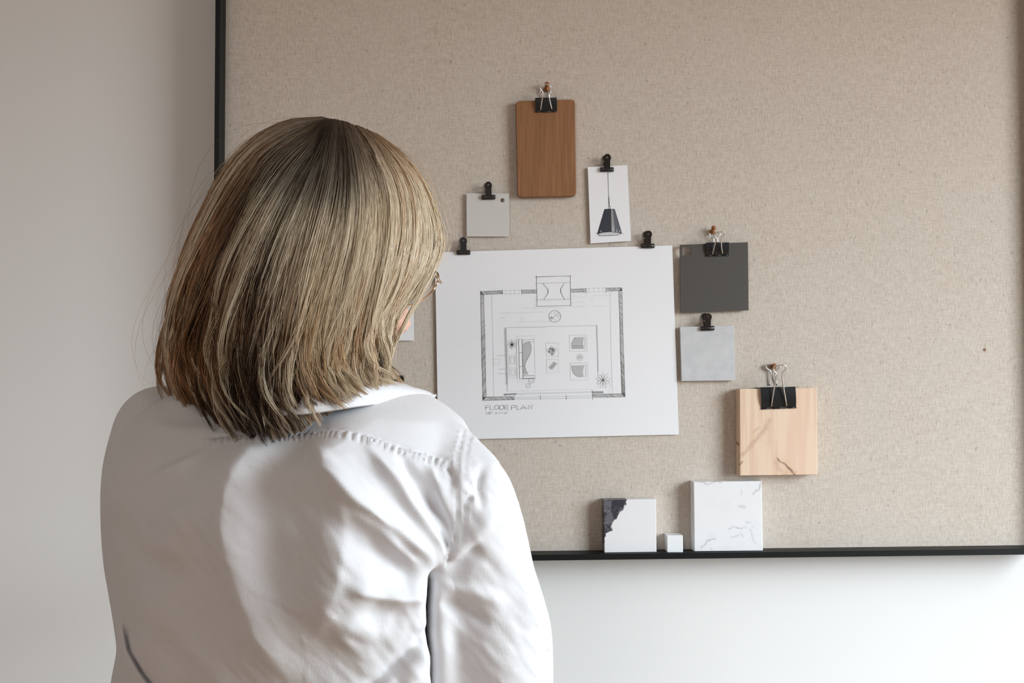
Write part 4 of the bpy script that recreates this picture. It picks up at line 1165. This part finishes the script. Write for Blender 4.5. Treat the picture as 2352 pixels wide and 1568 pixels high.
# ---- hair: guide locks drawn round the head, thousands of strands between them
GD = [
 [(742, 272, .00), (660, 281, -.01), (585, 322, -.015), (520, 392, -.02), (468, 490, -.02), (424, 595, -.02), (392, 700, -.02), (380, 790, -.02), (386, 870, -.02), (412, 925, -.02)],
 [(744, 275, -.01), (680, 300, -.035), (600, 350, -.06), (540, 425, -.075), (488, 520, -.085), (446, 620, -.09), (416, 720, -.09), (405, 800, -.085), (415, 870, -.08), (450, 935, -.07)],
 [(747, 276, -.02), (705, 315, -.05), (640, 370, -.085), (580, 455, -.11), (532, 555, -.122), (492, 660, -.125), (468, 760, -.12), (462, 830, -.11), (480, 900, -.105), (530, 985, -.10)],
 [(750, 276, -.025), (730, 330, -.06), (685, 395, -.10), (634, 490, -.128), (592, 600, -.14), (562, 700, -.14), (546, 790, -.132), (545, 860, -.125), (560, 930, -.12), (600, 1000, -.12)],
 [(760, 276, -.03), (752, 328, -.065), (728, 410, -.105), (696, 510, -.133), (660, 620, -.145), (636, 720, -.145), (622, 810, -.138), (620, 880, -.13), (632, 940, -.125), (668, 1000, -.125)],
 [(775, 277, -.03), (777, 330, -.065), (772, 420, -.105), (756, 520, -.132), (730, 620, -.142), (704, 720, -.142), (690, 800, -.136), (690, 860, -.13), (706, 910, -.125), (745, 962, -.125)],
 [(792, 281, -.028), (806, 330, -.062), (822, 430, -.098), (818, 530, -.122), (800, 625, -.13), (776, 720, -.13), (758, 790, -.126), (758, 845, -.12), (775, 885, -.118), (812, 922, -.118)],
 [(815, 289, -.022), (846, 335, -.05), (882, 435, -.08), (886, 530, -.10), (872, 620, -.108), (848, 700, -.108), (826, 770, -.105), (820, 820, -.10), (832, 858, -.098), (862, 892, -.095)],
 [(840, 298, -.014), (895, 350, -.035), (945, 430, -.055), (958, 525, -.07), (944, 610, -.078), (904, 690, -.078), (876, 760, -.078), (872, 810, -.075), (878, 850, -.072), (893, 884, -.070)],
 [(866, 310, -.004), (922, 352, -.015), (974, 420, -.02), (1006, 498, -.028), (1016, 570, -.035), (972, 650, -.042), (917, 720, -.048), (888, 785, -.05), (888, 838, -.05), (912, 882, -.05)],
 None,
 [(866, 313, .008), (918, 362, .045), (950, 440, .075), (955, 530, .09), (930, 620, .095), (890, 710, .095), (850, 780, .09), (830, 830, .085), (830, 870, .085), (845, 905, .085)],
 [(815, 290, .02), (840, 350, .065), (840, 430, .10), (820, 530, .12), (790, 630, .122), (760, 730, .118), (740, 800, .11), (730, 850, .105), (730, 890, .10), (740, 930, .10)],
 [(775, 279, .025), (740, 335, .068), (700, 410, .10), (660, 510, .118), (630, 610, .118), (605, 700, .112), (590, 780, .105), (585, 840, .10), (590, 890, .095), (605, 940, .09)],
 [(752, 274, .015), (690, 310, .045), (620, 370, .075), (565, 460, .088), (520, 560, .09), (488, 660, .085), (465, 750, .08), (455, 820, .075), (462, 880, .07), (485, 930, .065)],
 [(742, 272, .00), (660, 281, .012), (585, 322, .025), (522, 392, .035), (472, 490, .038), (430, 595, .038), (400, 700, .035), (390, 790, .032), (398, 870, .03), (425, 925, .03)],
]
MP = 22
def bank(idx): return np.array([catmull([W(*q) for q in GD[i]], MP) for i in idx])
near = bank(range(0, 10)); far = bank([11, 12, 13, 14, 15])
far_all = np.concatenate([far, near[:1]])
def at(Gb, s):
    """s (...,MP) position between guides -> points"""
    K = len(Gb); s = np.clip(s, 0, K - 1.0001); i = s.astype(int); t = (s - i)[..., None]
    j = np.broadcast_to(np.arange(MP), s.shape)
    g = lambda q: Gb[np.clip(q, 0, K - 1), j]
    a, b, c, d = g(i - 1), g(i), g(i + 1), g(i + 2)
    return 0.5 * ((2 * b) + (-a + c) * t + (2 * a - 5 * b + 4 * c - d) * t ** 2 + (-a + 3 * b - 3 * c + d) * t ** 3)
def outward(Q):
    z = Q[..., 2]; k = np.clip((HC[2] - z) / 0.12, 0, 1)
    A = np.stack([HC[0] - 0.012 - 0.03 * k, np.full(z.shape, HC[1]), np.minimum(z, HC[2] + .02)], -1)
    d = Q - A; return d / (np.linalg.norm(d, axis=-1)[..., None] + 1e-9)

# dyed lock colours by where they lie, with the lit right side painted paler
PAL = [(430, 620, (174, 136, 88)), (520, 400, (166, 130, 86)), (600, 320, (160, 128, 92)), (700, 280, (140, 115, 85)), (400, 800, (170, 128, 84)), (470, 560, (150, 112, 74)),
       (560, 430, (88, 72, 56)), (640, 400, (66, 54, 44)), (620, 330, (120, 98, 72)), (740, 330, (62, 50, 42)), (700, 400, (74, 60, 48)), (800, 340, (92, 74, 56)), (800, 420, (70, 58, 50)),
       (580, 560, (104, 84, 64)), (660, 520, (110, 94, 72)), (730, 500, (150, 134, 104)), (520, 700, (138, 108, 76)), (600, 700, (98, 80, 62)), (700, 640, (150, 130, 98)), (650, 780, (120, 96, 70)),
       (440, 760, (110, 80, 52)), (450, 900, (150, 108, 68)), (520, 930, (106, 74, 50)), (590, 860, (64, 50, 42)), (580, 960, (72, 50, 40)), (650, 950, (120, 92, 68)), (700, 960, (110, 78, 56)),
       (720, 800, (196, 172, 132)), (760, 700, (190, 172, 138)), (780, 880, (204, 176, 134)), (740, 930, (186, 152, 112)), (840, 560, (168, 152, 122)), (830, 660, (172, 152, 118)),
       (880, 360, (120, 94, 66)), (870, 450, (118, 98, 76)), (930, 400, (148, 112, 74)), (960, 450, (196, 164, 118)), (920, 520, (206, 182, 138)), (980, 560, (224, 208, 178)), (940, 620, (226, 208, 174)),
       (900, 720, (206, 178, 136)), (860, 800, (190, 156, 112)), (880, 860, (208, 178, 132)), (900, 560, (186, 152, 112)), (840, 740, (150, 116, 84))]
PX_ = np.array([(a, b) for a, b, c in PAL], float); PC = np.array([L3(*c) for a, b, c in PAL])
def dye_and_light(U, Vv):
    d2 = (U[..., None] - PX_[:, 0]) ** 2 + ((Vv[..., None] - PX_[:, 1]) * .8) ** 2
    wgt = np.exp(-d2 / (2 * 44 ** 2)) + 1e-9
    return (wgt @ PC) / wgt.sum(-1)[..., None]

def strands(Gb, N, nclump, seed, fly=0.018):
    r = np.random.default_rng(seed); K = len(Gb)
    cs = np.sort(r.uniform(-.05, K - 1 + .05, nclump)); cdep = r.beta(1.3, 2.0, nclump) * .020
    ctip = r.normal(0.955, .06, nclump); camp = r.normal(0, .0058, (nclump, 2)); cph = r.uniform(0, 6.28, (nclump, 2)); cfr = r.uniform(3.0, 6.5, (nclump, 2))
    chue = r.normal(0, 1, nclump); cslant = r.normal(0, .16, nclump)
    # locks: neighbouring clumps share a tone, lie at a common depth and draw together towards the tips
    nl = int((K - 1) / .115) + 2; lc = np.linspace(0, K - 1, nl) + r.normal(0, .03, nl)
    li = np.abs(cs[:, None] - lc[None]).argmin(1); ltone = r.normal(0, 1, nl); lpull = lc[li]
    chue = 1.0 * chue + .55 * ltone[li]; cdep = np.clip(.22 * cdep + .0035 * smooth(-chue, -1.2, 1.4) + .005 * smooth(-ltone[li], -1.2, 1.4), 0, .03)
    cslant = .35 * cslant + r.normal(0, .13, nl)[li]; ctip = ctip * .5 + .5 * r.normal(.95, .055, nl)[li]
    ci = r.integers(0, nclump, N); f = r.random(N) < fly
    t = np.linspace(0, 1, MP)[None, :]
    t0 = np.where(r.random(N) < .55, 0, r.uniform(0, .35, N))[:, None]; t1 = np.clip(ctip[ci] + r.normal(0, .025, N), .78, 1.0)[:, None]
    tt = t0 + (t1 - t0) * t
    off = (r.normal(0, .24 if fly < .5 else .5, N) * np.where(r.random(N) < .82, .28, 1.0))[:, None]
    tightness = 1 - .88 * smooth(tt, .15, 1.0)
    s = cs[ci][:, None] + off * tightness + cslant[ci][:, None] * smooth(tt, .3, 1.0) * 1.2
    s = s + (lpull[ci][:, None] + cslant[ci][:, None] - s) * .62 * smooth(tt, .45, 1.0) * (1 if fly < .5 else .2)
    s = np.clip(s, 0, K - 1.001)
    # points at fractional t along the guide
    full = at(Gb, s)                                             # evaluated at regular t
    q = np.clip(tt, 0, 1) * (MP - 1); i = np.clip(q.astype(int), 0, MP - 2); fr = (q - i)[..., None]
    rowi = np.arange(N)[:, None]
    Q = full[rowi, i] * (1 - fr) + full[rowi, i + 1] * fr
    over = np.clip(tt - 1, 0, 1)[..., None] * 6
    Q = Q + (full[:, -1:] - full[:, -2:-1]) * over * 3
    O = outward(Q)
    dep = (cdep[ci] + np.abs(r.normal(0, .0018, N)))[:, None] * (0.25 + .75 * smooth(tt, 0, .35)) - .0015
    Q = Q - O * dep[..., None]
    tan = np.gradient(Q, axis=1); tan /= np.linalg.norm(tan, axis=2)[..., None] + 1e-9
    Sd = np.cross(tan, O)
    wv = smooth(tt, .2, 1.0)
    Q = Q + Sd * (camp[ci, 0][:, None] * wv * np.sin(cfr[ci, 0][:, None] * tt * 2 + cph[ci, 0][:, None]))[..., None] * 1.3
    Q = Q + O * (camp[ci, 1][:, None] * wv * np.sin(cfr[ci, 1][:, None] * tt * 2 + cph[ci, 1][:, None]))[..., None]
    sa = r.normal(0, .0011, (N, 2)); sp = r.uniform(0, 6.28, (N, 2)); sf = r.uniform(4, 14, (N, 2))
    k = np.where(f, 2.0 if fly < .5 else 3.6, 1.0)
    Q = Q + Sd * (sa[:, 0:1] * k[:, None] * np.sin(sf[:, 0:1] * tt + sp[:, 0:1]))[..., None]
    Q = Q + O * (np.abs(sa[:, 1:2]) * (k[:, None] * 1.0) * (1 + np.sin(sf[:, 1:2] * tt + sp[:, 1:2])) * np.where(f, 1.4, .6)[:, None] * smooth(t, 0, .3))[..., None]
    # colour
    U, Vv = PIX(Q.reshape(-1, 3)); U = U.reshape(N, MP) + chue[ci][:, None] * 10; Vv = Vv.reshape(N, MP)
    C = dye_and_light(U, Vv)
    C = C * np.exp(r.normal(0, .18, N))[:, None, None]
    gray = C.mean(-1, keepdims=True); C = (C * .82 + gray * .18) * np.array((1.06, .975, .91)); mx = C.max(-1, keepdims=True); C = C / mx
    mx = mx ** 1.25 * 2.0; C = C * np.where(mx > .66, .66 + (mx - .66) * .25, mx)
    C = C * (.55 + .45 * smooth(np.hypot(U - 735, (Vv - 370) * 1.1), 60, 170))[..., None]; side = np.clip((U - 620) / 380, -.35, .8); crown = smooth(np.hypot(U - 730, (Vv - 370) * 1.2), 70, 190)  # side paints the window light in: more pale strands to the right; roots darker
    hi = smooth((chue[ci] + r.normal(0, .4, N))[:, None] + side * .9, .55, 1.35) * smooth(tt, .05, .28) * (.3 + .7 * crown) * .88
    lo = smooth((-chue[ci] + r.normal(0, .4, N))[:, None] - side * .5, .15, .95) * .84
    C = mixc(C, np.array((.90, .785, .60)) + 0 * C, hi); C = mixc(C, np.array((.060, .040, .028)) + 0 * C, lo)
    rad = np.where(f, .00010, r.uniform(.00024, .00044, N))[:, None] * (1 - .75 * smooth(t, .78, 1.0)) * (0.55 + .45 * smooth(t, 0, .1))
    return Q, C, rad

def strand_mesh(Q, C, rad):
    N, m, _ = Q.shape
    T = np.gradient(Q, axis=1); T /= np.linalg.norm(T, axis=2)[..., None] + 1e-9
    ref = outward(Q); A = np.cross(T, ref); A /= np.linalg.norm(A, axis=2)[..., None] + 1e-9; Bn = np.cross(T, A)
    V = np.stack([Q + rad[..., None] * (math.cos(a) * A + math.sin(a) * Bn) for a in (0.5, 0.5 + 2.094, 0.5 + 4.189)], 2)
    idx = np.arange(N * m * 3).reshape(N, m, 3)
    F = [np.stack([idx[:, :-1, a], idx[:, 1:, a], idx[:, 1:, b], idx[:, :-1, b]], -1).reshape(-1, 4) for a, b in ((0, 1), (1, 2), (2, 0))]
    return V.reshape(-1, 3), np.vstack(F), np.repeat(C[:, :, None, :], 3, 2).reshape(-1, 3)

mh = mat('dyed_hair', G(.3), .38, spec=.34); nh = NT(mh)
an = nh.new('ShaderNodeAttribute'); an.attribute_name = 'tint'; nh.l.new(an.outputs['Color'], nh.b.inputs['Base Color'])
tr = nh.new('ShaderNodeBsdfTranslucent'); nh.l.new(an.outputs['Color'], tr.inputs[0]); ms = nh.new('ShaderNodeMixShader'); ms.inputs[0].default_value = .22
outn = nh.n['Material Output']; nh.l.new(nh.b.outputs[0], ms.inputs[1]); nh.l.new(tr.outputs[0], ms.inputs[2]); nh.l.new(ms.outputs[0], outn.inputs[0])

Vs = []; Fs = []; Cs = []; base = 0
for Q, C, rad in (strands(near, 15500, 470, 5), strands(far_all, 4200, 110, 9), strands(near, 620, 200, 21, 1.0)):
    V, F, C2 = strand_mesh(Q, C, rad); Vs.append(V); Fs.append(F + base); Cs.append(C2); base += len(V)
# inner mass of hair under the loose strands
for Gb in (near, far_all):
    K = len(Gb); ns = K * 8
    s = np.repeat(np.linspace(0, K - 1.001, ns)[:, None], MP, 1)
    Q = at(Gb, s); O = outward(Q); tq = np.linspace(0, 1, MP)[None, :, None]
    rg = .0030 * np.sin(s * 23.0 + 3 * tq[..., 0])[..., None]
    Q = Q - O * (.004 + .012 * smooth(tq, 0, .3)) + O * rg
    Q = Q[:, :-3]; m_ = Q.shape[1]
    V = Q.reshape(-1, 3); idx = np.arange(ns * m_).reshape(ns, m_) + base
    F = np.stack([idx[:-1, :-1], idx[:-1, 1:], idx[1:, 1:], idx[1:, :-1]], -1).reshape(-1, 4)
    U, Vv = PIX(V); Vs.append(V); Fs.append(F); Cs.append(dye_and_light(U, Vv) * 1.0); base += len(V)
V = np.vstack(Vs); F = np.vstack(Fs); C = np.clip(np.vstack(Cs), 0, .94)
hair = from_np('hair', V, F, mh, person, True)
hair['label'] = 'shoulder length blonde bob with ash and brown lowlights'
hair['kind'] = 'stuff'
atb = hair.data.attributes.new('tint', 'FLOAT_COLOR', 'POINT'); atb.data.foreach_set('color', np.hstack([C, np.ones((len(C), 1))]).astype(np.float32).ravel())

# ---- eyeglasses
LC = P(967, 661, YB + .034); UG = unit((.44, .33, .82)); UG = unit(UG - SV * (UG @ SV))
NG = unit(np.cross(UG, SV)); NG = NG if NG @ FV > 0 else -NG
gg = thing('eyeglasses', 'thin gold rimmed eyeglasses worn on the face', 'glasses', LC - SV * .03)
for sg in (0, 1):
    c = LC - SV * .062 * sg
    ring = [c + SV * .0240 * math.cos(a) + UG * .0200 * math.sin(a) for a in np.linspace(0, 2 * math.pi, 41)]
    rm_ = tube('rim', ring, .0011, M['gold'], gg, 8)
    V = [tuple(c + NG * o_ + SV * .0236 * math.cos(a) + UG * .0196 * math.sin(a)) for o_ in (-.0007, .0007) for a in np.linspace(0, 2 * math.pi, 40, endpoint=False)]
    F = [list(range(40)), list(range(79, 39, -1))] + [[i, 40 + i, 40 + (i + 1) % 40, (i + 1) % 40] for i in range(40)]
    fix_normals(from_np('lens', V, F, M['lens'], gg))
    sgn = 1 if sg == 0 else -1
    h = c + SV * .0245 * sgn + UG * .006
    ear = HC + SV * .082 * sgn + UV * .012 - FV * .010
    tube('temple', [h + NG * .003, h - NG * .006 + SV * .003 * sgn, ear], .0011, M['gold'], gg, 8)
    tube('nose_pad', [c - SV * .020 * sgn - NG * .002 - UG * .004, c - SV * .019 * sgn - NG * .006 - UG * .010], .0018, M['lens'], gg, 8)
tube('bridge', [LC - SV * .0235 + UG * .004, LC - SV * .031 + UG * .007 + NG * .002, LC - SV * .0385 + UG * .004], .0009, M['gold'], gg, 8)
